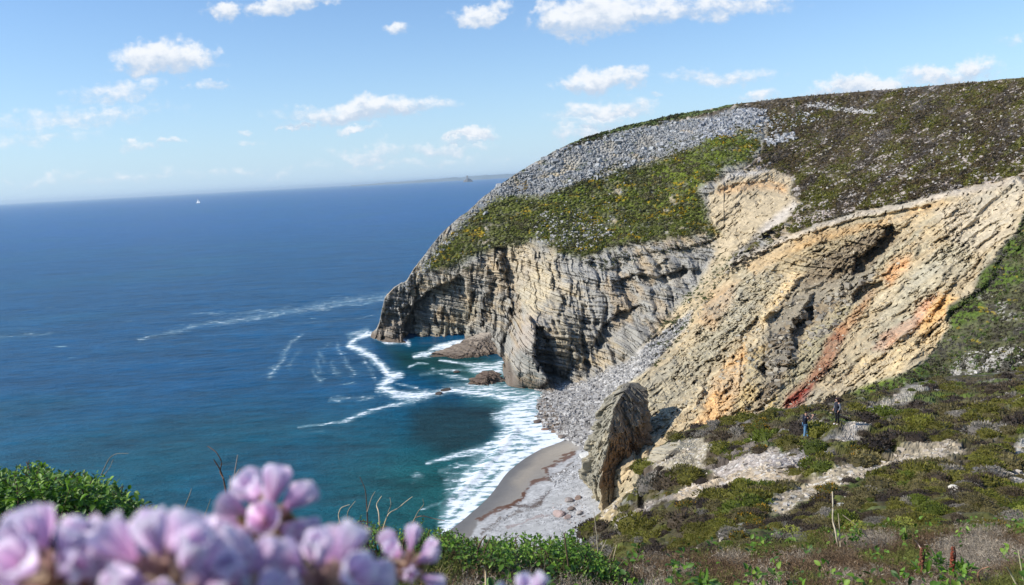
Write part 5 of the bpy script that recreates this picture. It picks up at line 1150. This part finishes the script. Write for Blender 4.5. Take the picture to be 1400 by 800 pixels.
stalk('dead_stalk', 'tall pale grass stalk standing in the heather at the right border', 'stalk', [([(1402,810),(1396,775),(1392,752)],4.0,2.6,1.2,(.42,.40,.22))])
stalk('dead_stalk', 'arching reddish brown stalk low in the heather on the right', 'stalk', [([(1340,795),(1336,785),(1342,778),(1352,775)],3.6,3,1.6,(.30,.17,.10))])
stalk('dead_stalk', 'dry stalk slanting down through the heather left of the red dock', 'stalk', [([(1262,756),(1256,745),(1250,738)],4.6,2.2,1,(.45,.33,.26))])
# broad leaved plants in the heather
def broad_plant(u, v, D, n, L, lab, cat='plant', pal=GREEN, w=None, seed=1, spike=None):
    r = np.random.default_rng(seed); root = empty('broad_leaved_plant', tuple(pix(u, v, D))); d = np.stack([r.normal(size=n)*.8, r.normal(size=n)*.6, np.abs(r.normal(size=n))*.8+.35], -1)
    P = r.normal(size=(n, 3))*np.array([.02, .02, .005])+d*.0; V, Fc, C = scatter([leaf_proto(9, .17, .2, .35), leaf_proto(8, .22, .15, .5)], P, dirs_basis(d, rng=r), L*r.uniform(.6, 1.15, n), np.array(pal)[r.integers(0, len(pal), n)]*r.uniform(.8, 1.2, (n, 1)), r)
    link('leaves', mesh_np('leaves', V, Fc, M_LEAF, C, smooth=True), root)
    if spike:
        a = Acc(); tv, tf = tube(curve((0, 0, 0), (.01, 0, spike[0]), (.01, 0, 0), 8), .005, .003, 6); a.add(tv, tf, spike[1])
        m = 90; hh = r.uniform(.25, 1, m)*spike[0]; an = r.uniform(0, 6.3, m); q = np.stack([np.cos(an)*.011*(1.1-hh/spike[0]), np.sin(an)*.011*(1.1-hh/spike[0]), hh], -1)
        V, Fc, C = scatter([rock_proto(2, 1)], q, rotz(an), r.uniform(.004, .008, m), np.tile(spike[1], (m, 1))*r.uniform(.6, 1.4, (m, 1)), r); a.add(V, Fc, C)
        link('seed_spike', a.mesh('seed_spike', M_TWIG, False), root)
    return tag(root, lab, cat)
broad_plant(1315, 778, 4.1, 26, .065, 'green broad leaved plant right of the red brown seed spike', seed=2)
broad_plant(1301, 786, 4.0, 14, .06, 'dock plant with a red brown seed spike among the heather', seed=3, spike=(.15, (.20, .055, .03)))
broad_plant(1259, 782, 4.1, 10, .08, 'small dock plant with a dark rusty seed spike, left of the red one', seed=4, spike=(.13, (.17, .07, .04)))
broad_plant(1282, 770, 4.4, 16, .065, 'upright bright green leafy plant between the two seed spikes', pal=[(.11,.22,.03),(.09,.18,.03)], seed=5)
broad_plant(1110, 760, 5.0, 18, .065, 'bluish green leafy plant at the foot of the tall bent stalk', pal=[(.10,.19,.06),(.08,.16,.05)], seed=6)
broad_plant(1062, 790, 4.2, 20, .055, 'spreading green leafy plant at the bottom edge under the olive shrubs', seed=7)
broad_plant(960, 800, 3.6, 20, .065, 'tall green leafy plant at the bottom edge, right of the grass', pal=[(.10,.20,.03),(.13,.22,.04)], seed=8)
broad_plant(1180, 764, 5.0, 14, .06, 'green tuft of long leaves right of the tall bent stalk', seed=9)
def umbel(u, v, D, h, lab, seed):
    r = np.random.default_rng(seed); root = empty('umbel_plant', tuple(pix(u, v, D))); a = Acc(); tv, tf = tube(curve((0, 0, 0), (.005, 0, h), (.01, 0, 0), 8), .006, .004, 6); a.add(tv, tf, (.22, .25, .06)); hd = Acc()
    for k in range(11):
        an = k*2.4; e = np.array([.055*math.cos(an)*(.4+.06*k), .055*math.sin(an)*(.4+.06*k), h+.045-.002*k]); tv, tf = tube(curve((.005, 0, h), e, (0, 0, .004), 5), .0015, .001, 4); a.add(tv, tf, (.24, .27, .06))
        m = 16; q = e+r.normal(size=(m, 3))*np.array([.009, .009, .004]); V, Fc, C = scatter([rock_proto(2, 1)], q, rotz(r.uniform(0, 6, m)), r.uniform(.0025, .005, m), np.tile((.33, .34, .06), (m, 1)), r); hd.add(V, Fc, C)
    link('stem', a.mesh('stem', M_TWIG), root); link('flower_head', hd.mesh('flower_head', M_PLANT, False), root)
    n = 8; d = np.stack([r.normal(size=n), r.normal(size=n), np.abs(r.normal(size=n))*.4], -1); V, Fc, C = scatter(LEAVES, r.uniform(0, 1, (n, 1))*np.array([0, 0, h*.7]), dirs_basis(d, rng=r), r.uniform(.04, .06, n), np.tile((.12, .19, .03), (n, 1)), r)
    link('leaves', mesh_np('leaves', V, Fc, M_LEAF, C), root); tag(root, lab, 'plant')
umbel(1236, 742, 5.4, .13, 'yellow green umbel plant standing in front of the grey brown heath', 1)
umbel(1172, 740, 5.3, .09, 'small yellow green umbel plant beside the dry leaning stalk', 2)
umbel(1398, 730, 5.8, .16, 'tall yellow green umbel plant at the right border of the view', 3)
umbel(1082, 745, 5.4, .08, 'yellowish umbel plant left of the tall bent stalk', 4)

# ================================================================== PINK THRIFT FLOWERS, CLOSE TO THE LENS
def mat_petal():
    m = bpy.data.materials.new('petal'); m.use_nodes = True; t = NT(m.node_tree); t.n.clear()
    a = t.node('ShaderNodeAttribute', attribute_name='col'); tc = t.node('ShaderNodeTexCoord').outputs['Object']; n = t.noise(tc, 900, 3, .6)
    c = t.vm('SCALE', a.outputs['Color'], t.m('ADD', .93, t.m('MULTIPLY', n, .14)))
    p = t.node('ShaderNodeBsdfPrincipled', {'Base Color': c, 'Roughness': .6, 'Specular IOR Level': .25}); tr = t.node('ShaderNodeBsdfTranslucent', {'Color': c})
    mx = t.node('ShaderNodeMixShader', {0: .68}); t.l.new(p.outputs[0], mx.inputs[1]); t.l.new(tr.outputs[0], mx.inputs[2]); o = t.node('ShaderNodeOutputMaterial'); t.l.new(mx.outputs[0], o.inputs[0]); return m
M_PETAL = mat_petal()
def petal_grid(L, w, cup, n=7, m=5):
    x = np.linspace(0, 1, n); V = []; C = []
    for xi in x:
        ww = w*(.16+1.0*math.sin(min(xi, .97)*math.pi*.62)**1.3)*(1 if xi < .85 else math.sqrt(max(0, 1-((xi-.85)/.16)**2))*.99+.01)
        for s in np.linspace(-1, 1, m):
            V.append([xi*L, s*ww/2, L*(-.10*xi+.22*xi*xi)*cup+abs(s)**2*ww*.22]); k = 1-abs(s)
            C.append(np.array([.96, .61, .85])+np.array([.0, .21, .08])*xi+np.array([.02, -.06, .0])*k*(xi < .8))
    i = np.arange(n*m).reshape(n, m); return np.array(V), np.stack([i[:-1, :-1], i[1:, :-1], i[1:, 1:], i[:-1, 1:]], -1).reshape(-1, 4), np.array(C)
def thrift(u, v, D, R, lab, seed, tilt=(0, 0), n=12, opn=1.0, pale=1.0):
    r = np.random.default_rng(seed); c0 = pix(u, v, D); gz = -.50; root = empty('thrift_flower', (c0[0]*.9, c0[1]*.8, CAMZ+gz)); o = np.array(root.location); ce = c0-o
    ax = np.array([tilt[0], tilt[1], 1.0]); ax /= np.linalg.norm(ax); B = basis(ax[None])[0]
    pet, cal, bra, stm = Acc(), Acc(), Acc(), Acc()
    tv, tf = tube(curve((0, 0, 0), ce-ax*R*.75, (.01, .005, 0), 16), .0013, .0011, 8); stm.add(tv, tf, (.20, .24, .08))
    for k in range(n):
        z = 1-(k+.5)/n*1.28; a = k*2.39996+r.normal()*.15; rr = math.sqrt(max(0, 1-z*z)); d = B @ np.array([rr*math.cos(a), rr*math.sin(a), z]); d /= np.linalg.norm(d); z0 = d*R*.18+ax*R*-.15
        L = R*r.uniform(.78, .98); q0, q1 = ce+z0, ce+z0+d*R*r.uniform(.25, .62)
        tv, tf = tube(curve(q0, q1, r.normal(size=3)*R*.01, 5), R*.07, R*.16, 10); cal.add(tv, tf, np.array([.62, .40, .34])*(1-.25*(k % 3 == 0))+np.array([.1, .12, .05])*(k % 2))
        Bq = basis(d[None])[0]; f = r.uniform(0, 6); op = opn*r.uniform(.35, 1.1)
        for j in range(5):
            t = f+j*2*math.pi/5; V, Fc, C = petal_grid(L, L*r.uniform(.55, .75), .8)
            e = (Bq[:, 0]*math.cos(t)+Bq[:, 1]*math.sin(t)); dr = d*math.cos(.62*op)+e*math.sin(.62*op); side = np.cross(d, e); nn = np.cross(dr, side); nn = nn*np.sign(nn @ d+1e-9)
            M = np.stack([dr, side, nn], -1); W_ = V @ M.T+q1+e*R*.05; pet.add(W_, Fc, np.clip(C*pale*r.uniform(.94, 1.08), 0, .93))
        for j in range(5):   # anthers
            t = f+.6+j*2*math.pi/5; e = Bq[:, 0]*math.cos(t)+Bq[:, 1]*math.sin(t); tv, tf = tube([q1, q1+d*L*.35+e*L*.06, q1+d*L*.5+e*L*.1], R*.012, R*.02, 5); cal.add(tv, tf, (.75, .66, .62))
    for k in range(13):      # papery bracts under the head
        a = k*2.4; z = -.55-.25*(k % 3)/2; rr = math.sqrt(1-z*z); d = B @ np.array([rr*math.cos(a), rr*math.sin(a), z]); V, Fc, C = petal_grid(R*.95, R*.55, .6)
        e = d-ax*(d@ax); e /= np.linalg.norm(e)+1e-9; dr = e*.75+ax*.65; dr /= np.linalg.norm(dr); side = np.cross(dr, ax); side /= np.linalg.norm(side); nn = np.cross(dr, side); nn *= np.sign(nn@e+1e-9)
        bra.add(V @ np.stack([dr, side, -nn], -1).T+ce-ax*R*.72+e*R*.08, Fc, [(.48, .33, .12), (.50, .22, .15), (.42, .40, .16), (.60, .42, .28)][k % 4])
    link('stem', stm.mesh('stem', M_PLANT), root); link('petals', pet.mesh('petals', M_PETAL), root); link('calyxes', cal.mesh('calyxes', M_PETAL), root); link('bracts', bra.mesh('bracts', M_PETAL), root)
    tag(root, lab, 'flower', 'pink thrift flowers close to the lens')
thrift(366, 708, .180, .0090, 'blurred pink thrift head standing tallest, rising in front of the dark twig', 1, (.25, .0), 12, .8)
thrift(232, 790, .134, .0094, 'large blurred pink thrift head in the middle of the front row of four', 2, (-.1, .1), 13, .9, 1.03)
thrift(72, 790, .136, .0094, 'blurred pink thrift head at the left end of the front row', 3, (-.1, .15), 13, .85)
thrift(442, 800, .150, .0086, 'blurred pale pink thrift head right of the largest one, cut by the bottom edge', 4, (.1, .0), 12, .9, 1.03)
thrift(556, 772, .215, .0076, 'small half open pink thrift head set apart on the right', 5, (.2, .0), 9, .65)
thrift(168, 722, .150, .0042, 'single upright thrift bud between the two leftmost heads', 6, (0, 0), 3, .45, 1.1)
thrift(718, 818, .200, .0055, 'thrift head of which only two petal tips show above the bottom edge', 7, (0, 0), 6, .8, 1.1)
thrift(332, 818, .135, .0070, 'low pink thrift head tucked between the middle and the right big heads', 8, (0, 0), 11, .9)
thrift(-30, 800, .150, .0075, 'pink thrift head cut off by the left border', 9, (-.2, 0), 11, .9)
# ================================================================== PEOPLE
def skin(name, V, E, Rr, mat, parent, sub=2, root=0):
    me = bpy.data.meshes.new(name); me.from_pydata([tuple(v) for v in V], E, []); o = bpy.data.objects.new(name, me); COL.objects.link(o)
    o.modifiers.new('skin', 'SKIN'); s = o.modifiers.new('sub', 'SUBSURF'); s.levels = s.render_levels = sub
    sk = me.skin_vertices[0].data if me.skin_vertices else None
    if sk is None:
        bpy.context.view_layer.objects.active = o; me.update(); sk = me.skin_vertices[0].data
    for i, d in enumerate(sk): d.radius = (Rr[i], Rr[i]) if not isinstance(Rr[i], tuple) else Rr[i]; d.use_root = (i == root)
    dg = bpy.context.evaluated_depsgraph_get(); dg.update(); nm = bpy.data.meshes.new_from_object(o.evaluated_get(dg)); nm.name = name
    bpy.data.objects.remove(o); nm.materials.clear(); nm.materials.append(mat)
    nm.polygons.foreach_set('use_smooth', np.full(len(nm.polygons), True)); return link(name, nm, parent)
MS = mat_plain('skin', (.45, .26, .18), .6, .3, .04); MH = mat_plain('hair', (.035, .014, .010), .55, .4, .2, 60); MHD = mat_plain('dark_hair', (.018, .013, .011), .55, .4, .2, 60)
MNAVY = mat_plain('navy_cloth', (.008, .010, .022), .85, .2, .1); MJEAN = mat_plain('denim', (.115, .23, .36), .85, .2, .22, 9); MBLK = mat_plain('black_cloth', (.010, .010, .012), .85, .2, .1)
MGREY = mat_plain('grey_cloth', (.13, .14, .16), .85, .2, .1); MVEST = mat_plain('dark_vest', (.022, .024, .036), .8, .25, .1); MWHT = mat_plain('white_shoe', (.8, .8, .8), .6, .3, .02); MSHO = mat_plain('dark_shoe', (.03, .028, .026), .6, .3, .1)
MCAM = mat_plain('camera_body', (.02, .02, .02), .4, .5, .02)
def build_person(pos, rz, lab, J, mats, arms_bare, pr):
    root = empty('person', pos, rz); tag(root, lab, 'person')
    names = ['pelvis','belly','chest','neck','head','crown','shL','elL','wrL','haL','shR','elR','wrR','haR','hipL','knL','anL','toL','hipR','knR','anR','toR']
    V = [J[k] for k in names]; ix = {k: i for i, k in enumerate(names)}
    E = [('pelvis','belly'),('belly','chest'),('chest','neck'),('neck','head'),('head','crown'),('chest','shL'),('shL','elL'),('elL','wrL'),('wrL','haL'),('chest','shR'),('shR','elR'),('elR','wrR'),('wrR','haR'),
         ('pelvis','hipL'),('hipL','knL'),('knL','anL'),('anL','toL'),('pelvis','hipR'),('hipR','knR'),('knR','anR'),('anR','toR')]
    E = [(ix[a], ix[b]) for a, b in E]
    Rd = dict(pelvis=(.13,.10), belly=(.12,.10), chest=(.14,.11), neck=.052, head=.095, crown=.07, shL=.062, elL=.042, wrL=.028, haL=.034, shR=.062, elR=.042, wrR=.028, haR=.034, hipL=.085, knL=.056, anL=.038, toL=.036, hipR=.085, knR=.056, anR=.038, toR=.036)
    J['collar'] = tuple(np.array(J['chest'])*.45+np.array(J['neck'])*.55); Rd['collar'] = .085; Rd['shL'] = Rd['shR'] = .062
    Rb = dict(Rd, pelvis=(.10, .08), belly=(.085, .075), chest=(.10, .08), hipL=.065, hipR=.065); J['hem'] = tuple(np.array(J['pelvis'])-np.array([0, 0, .09])); Rd['hem'] = (.125, .11)
    skin('body', V, E, [Rb[k] for k in names], MS, root)
    def sub(nm, ks, es, grow, mat, rd=None, lvl=2):
        rr = [(Rd[k] if not isinstance(Rd[k], tuple) else Rd[k]) for k in ks]; rr = [(a[0]+grow, a[1]+grow) if isinstance(a, tuple) else a+grow for a in rr]
        if rd: rr = [rd.get(k, a) for k, a in zip(ks, rr)]
        return skin(nm, [J[k] for k in ks], [(ks.index(a), ks.index(b)) for a, b in es], rr, mat, root, lvl)
    sub('trousers', ['pelvis','hipL','knL','anL','hipR','knR','anR'], [('pelvis','hipL'),('hipL','knL'),('knL','anL'),('pelvis','hipR'),('hipR','knR'),('knR','anR')], pr[0], mats['trousers'])
    if arms_bare:
        J['slL'] = tuple(np.array(J['shL'])*.35+np.array(J['elL'])*.65); J['slR'] = tuple(np.array(J['shR'])*.35+np.array(J['elR'])*.65); Rd['slL'] = Rd['slR'] = .055
        sub('shirt', ['pelvis','hem','belly','chest','collar','shL','slL','shR','slR'], [('pelvis','hem'),('pelvis','belly'),('belly','chest'),('chest','collar'),('chest','shL'),('shL','slL'),('chest','shR'),('shR','slR')], .03, mats['top'])
    else:
        sub('vest', ['pelvis','hem','belly','chest','collar','shL','shR'], [('pelvis','hem'),('pelvis','belly'),('belly','chest'),('chest','collar'),('chest','shL'),('chest','shR')], .035, mats['top'])
        for s in 'LR': sub('sleeve', ['sh'+s,'el'+s,'wr'+s], [('sh'+s,'el'+s),('el'+s,'wr'+s)], .018, mats['sleeve'])
    for s in 'LR':
        a, b = np.array(J['an'+s]), np.array(J['to'+s]); skin('shoe', [a+np.array([0, 0, -.02]), a*.5+b*.5+np.array([0, 0, -.01]), b], [(0, 1), (1, 2)], [.052, .050, .045], mats['shoe'], root, 1)
    h = np.array(J['head']); c = np.array(J['crown']); f = np.array(J['face'])
    skin('hair', [h-f*.035+np.array([0, 0, -.02]), c-f*.02+np.array([0, 0, .015])]+([h-f*.09+np.array([0, 0, -.13])] if mats.get('long') else []), [(0, 1)]+([(0, 2)] if mats.get('long') else []), [.108, .085]+([.065] if mats.get('long') else []), mats['hair'], root)
    # nose, ears and five fingers on each hand
    skin('nose', [h+f*.09, h+f*.125+np.array([0, 0, -.012])], [(0, 1)], [.014, .013], MS, root, 1)
    for s in (-1, 1):
        e = h+np.cross(f, (0, 0, 1))*.098*s; skin('ear', [e+np.array([0, 0, .02]), e-np.array([0, 0, .02])], [(0, 1)], [.014, .012], MS, root, 1)
    for s in 'LR':
        w, hd = np.array(J['wr'+s]), np.array(J['ha'+s]); d = (hd-w)/np.linalg.norm(hd-w); x = np.cross(d, (0, 0, 1.)); x /= np.linalg.norm(x)+1e-9; y = np.cross(x, d)
        Vf, Ef = [w*.4+hd*.6], []
        for k in range(4):
            o = (k-1.5)*.019; L = (.07, .085, .08, .062)[k]; i = len(Vf); Vf += [hd+x*o+d*.02, hd+x*o+d*(.02+L*.5)-y*.012, hd+x*o*.9+d*(.02+L*.8)-y*.04]; Ef += [(0, i), (i, i+1), (i+1, i+2)]
        i = len(Vf); Vf += [hd+x*.045*(1 if s == 'L' else -1), hd+x*.055*(1 if s == 'L' else -1)+d*.045]; Ef += [(0, i), (i, i+1)]
        skin('fingers', Vf, Ef, [.028]+[.0095]*(len(Vf)-1), MS, root, 1)
    return root
pm = N_at(1101, 603)[0]; pw = N_at(1144.5, 597)[0]
# local axes: +x right in the photo, -y towards the camera
JM = dict(pelvis=(0,0,.93), belly=(.005,0,1.10), chest=(.03,0,1.32), neck=(.05,0,1.50), head=(.08,0,1.61), crown=(.085,0,1.68), face=(.95,.3,0),
  shL=(.02,.18,1.43), elL=(.22,.20,1.22), wrL=(.40,.10,1.40), haL=(.46,.07,1.46), shR=(.05,-.18,1.43), elR=(.26,-.22,1.20), wrR=(.42,-.08,1.38), haR=(.47,-.05,1.45),
  hipL=(.03,.09,.88), knL=(.16,.12,.50), anL=(.24,.14,.09), toL=(.38,.16,.04), hipR=(-.02,-.09,.88), knR=(-.03,-.10,.48), anR=(-.10,-.12,.09), toR=(.04,-.15,.04))
man = build_person(tuple(pm-np.array([0, 0, .05])), 0, 'person in a black shirt and blue jeans raising a camera on the near path', JM, dict(trousers=MJEAN, top=MNAVY, shoe=MSHO, hair=MHD), True, [.022])
lg = mesh_np('back_print', np.array([(-.02,-.0,0),(.16,0,0),(.16,0,.07),(-.02,0,.07),(-.02,.01,0),(.16,.01,0),(.16,.01,.07),(-.02,.01,.07)], float), np.array([[0,1,2,3],[7,6,5,4],[0,4,5,1],[3,2,6,7]]), MWHT)
l_ = link('back_print', lg, man, (-.05, -.165, 1.36))
JW = dict(pelvis=(0,0,.93), belly=(0,0,1.08), chest=(-.01,0,1.28), neck=(-.01,0,1.44), head=(-.03,0,1.555), crown=(-.03,0,1.62), face=(-.95,-.2,0),
  shL=(.03,-.17,1.38), elL=(.10,-.23,1.12), wrL=(-.01,-.21,.93), haL=(-.05,-.19,.87), shR=(-.03,.17,1.38), elR=(-.04,.24,1.12), wrR=(-.12,.20,.94), haR=(-.16,.19,.90),
  hipL=(.01,-.085,.88), knL=(.02,-.09,.48), anL=(.03,-.09,.09), toL=(-.12,-.10,.04), hipR=(-.01,.085,.88), knR=(-.02,.09,.48), anR=(-.08,.08,.09), toR=(-.23,.07,.04))
build_person(tuple(pw), 0, 'person with long dark red hair in a dark vest, grey sleeves and white shoes', JW, dict(trousers=MBLK, top=MVEST, sleeve=MGREY, shoe=MWHT, hair=MH, long=True), False, [.012])
def box(a, b, sz):
    x, y, z = sz; V = np.array([[i, j, k] for i in (-x/2, x/2) for j in (-y/2, y/2) for k in (-z/2, z/2)])+np.array(a); return V, np.array([[0,1,3,2],[4,6,7,5],[0,4,5,1],[2,3,7,6],[0,2,6,4],[1,5,7,3]])
cr = empty('camera', tuple(pm+np.array([.53, .0, 1.45]))); tag(cr, 'small dark camera held up in front of the face by the person in jeans', 'camera')
V, Fc = box((0, 0, 0), None, (.045, .13, .085)); link('camera_body', mesh_np('camera_body', V, Fc, MCAM), cr)
tv, tf = tube([(.02, 0, 0), (.05, 0, 0), (.08, 0, 0)], .032, .030, 16); link('lens', mesh_np('lens', tv, tf, MCAM), cr)

# ================================================================== BOATS, ISLET AND FAR COAST
MSAIL = mat_plain('sail', (.85, .85, .83), .8, .2, .02, 1); MHULL = mat_plain('hull', (.75, .75, .75), .4, .4, .02, 1)
def sailboat(u, v, H, lab, rz):
    D = float(depth_at_z(u, v, 0)); p = pix(u, v, D); root = empty('sailboat', (p[0], p[1], 0), rz); tag(root, lab, 'sailboat')
    n = 14; x = np.linspace(-.5, .5, n)*H*.85; w = H*.13*np.sqrt(np.clip(1-(np.linspace(-.75, 1, n))**2, 0, 1)); V = []
    for i in range(n): V += [[x[i], -w[i], H*.10], [x[i], -w[i]*.6, -.5], [x[i], w[i]*.6, -.5], [x[i], w[i], H*.10]]
    i = np.arange(n*4).reshape(n, 4); link('hull', mesh_np('hull', V, np.concatenate([gridfaces(n, 4), np.stack([i[:-1, 3], i[1:, 3], i[1:, 0], i[:-1, 0]], -1)]), MHULL), root)
    tv, tf = tube([(0, 0, 0), (0, 0, H*.5), (0, 0, H)], .12*H/15, .08*H/15, 8); link('mast', mesh_np('mast', tv, tf, MHULL), root)
    def sail(a, b, c, bulge):
        a, b, c = map(np.array, (a, b, c)); V = []; m = 8
        for i in range(m+1):
            for j in range(m+1):
                s, t = i/m, j/m; q = a*(1-t)+(b*(1-s)+c*s)*t; V.append(q+np.array([0, bulge*math.sin(math.pi*t)*math.sin(math.pi*s), 0]))
        return mesh_np('sail', V, gridfaces(m+1, m+1), MSAIL, smooth=True)
    link('sail', sail((0, 0, H*.97), (-.02*H, 0, H*.16), (-.42*H, .05*H, H*.16), .06*H), root); link('sail', sail((.02*H, 0, H*.9), (.04*H, 0, H*.14), (.44*H, 0, H*.12), .06*H), root)
sailboat(271, 278.4, 34, 'tiny white sailing boat on the open sea at the left', -.3)
sailboat(635.6, 248.9, 62, 'tiny white sailing boat just left of the hazy rocky islet', -.2)
def far_ridge(name, u0, u1, Dd, hpx, thick, seed, col, prof, nx=260, ny=24):
    us = np.linspace(u0, u1, nx); V = []; g = pix(us, us*0+250, np.ones(nx))-CPOS; ang = np.arctan2(g[:, 0], g[:, 1])
    for j in range(ny):
        t = j/(ny-1); rr = Dd+thick*t; h = prof((us-u0)/(u1-u0))*hpx*Dd/F*math.sin(math.pi*t)**.7*(1+.25*fbm(us/9, us*0+t*3, 0, 4, seed))
        V.append(np.stack([np.sin(ang)*rr, np.cos(ang)*rr, h-2], -1))
    V = np.array(V); c = np.zeros(V.shape)+np.array(col); c *= (1+.3*fbm(V[..., 0]/400, V[..., 1]/400, 0, 3, 5))[..., None]
    return mesh_np(name, V, gridfaces(ny, nx), M_ROCK, c, smooth=True)
tag(link('hills', far_ridge('hills', 480, 900, 30000, 4.6, 4000, 3, (.16, .19, .19), lambda t: .35+.65*sstep(t, 0, .25)*(1-.3*np.sin(t*9)))), kind='structure')
isl = far_ridge('rocky_islet', 633, 647, 15000, 6.0, 260, 5, (.14, .13, .12), lambda t: np.clip(np.sin(np.pi*t), 0, 1)**.6*np.where(np.abs(t-.45) < .08, 1.45, .75), 60, 14)
tag(link('rocky_islet', isl), 'tiny hazy rock stack on the horizon beside the headland', 'islet')
# ================================================================== the air
def build_haze():
    x, y0, y1, z0, z1 = 60000., -3000., 155000., -10., 190.
    V = np.array([[a, b, c] for a in (-x, x) for b in (y0, y1) for c in (z0, z1)]); Fc = np.array([[0,1,3,2],[4,6,7,5],[0,4,5,1],[2,3,7,6],[0,2,6,4],[1,5,7,3]])
    m = bpy.data.materials.new('air'); m.use_nodes = True; t = NT(m.node_tree); t.n.clear()
    v = t.node('ShaderNodeVolumePrincipled', {'Color': (.72, .88, 1.0, 1), 'Density': 3.0e-5, 'Anisotropy': 0.2}); o = t.node('ShaderNodeOutputMaterial'); t.l.new(v.outputs[0], o.inputs['Volume'])
    tag(link('haze', mesh_np('haze', V, Fc, m)), kind='stuff')
HAZE = True
if HAZE: build_haze()
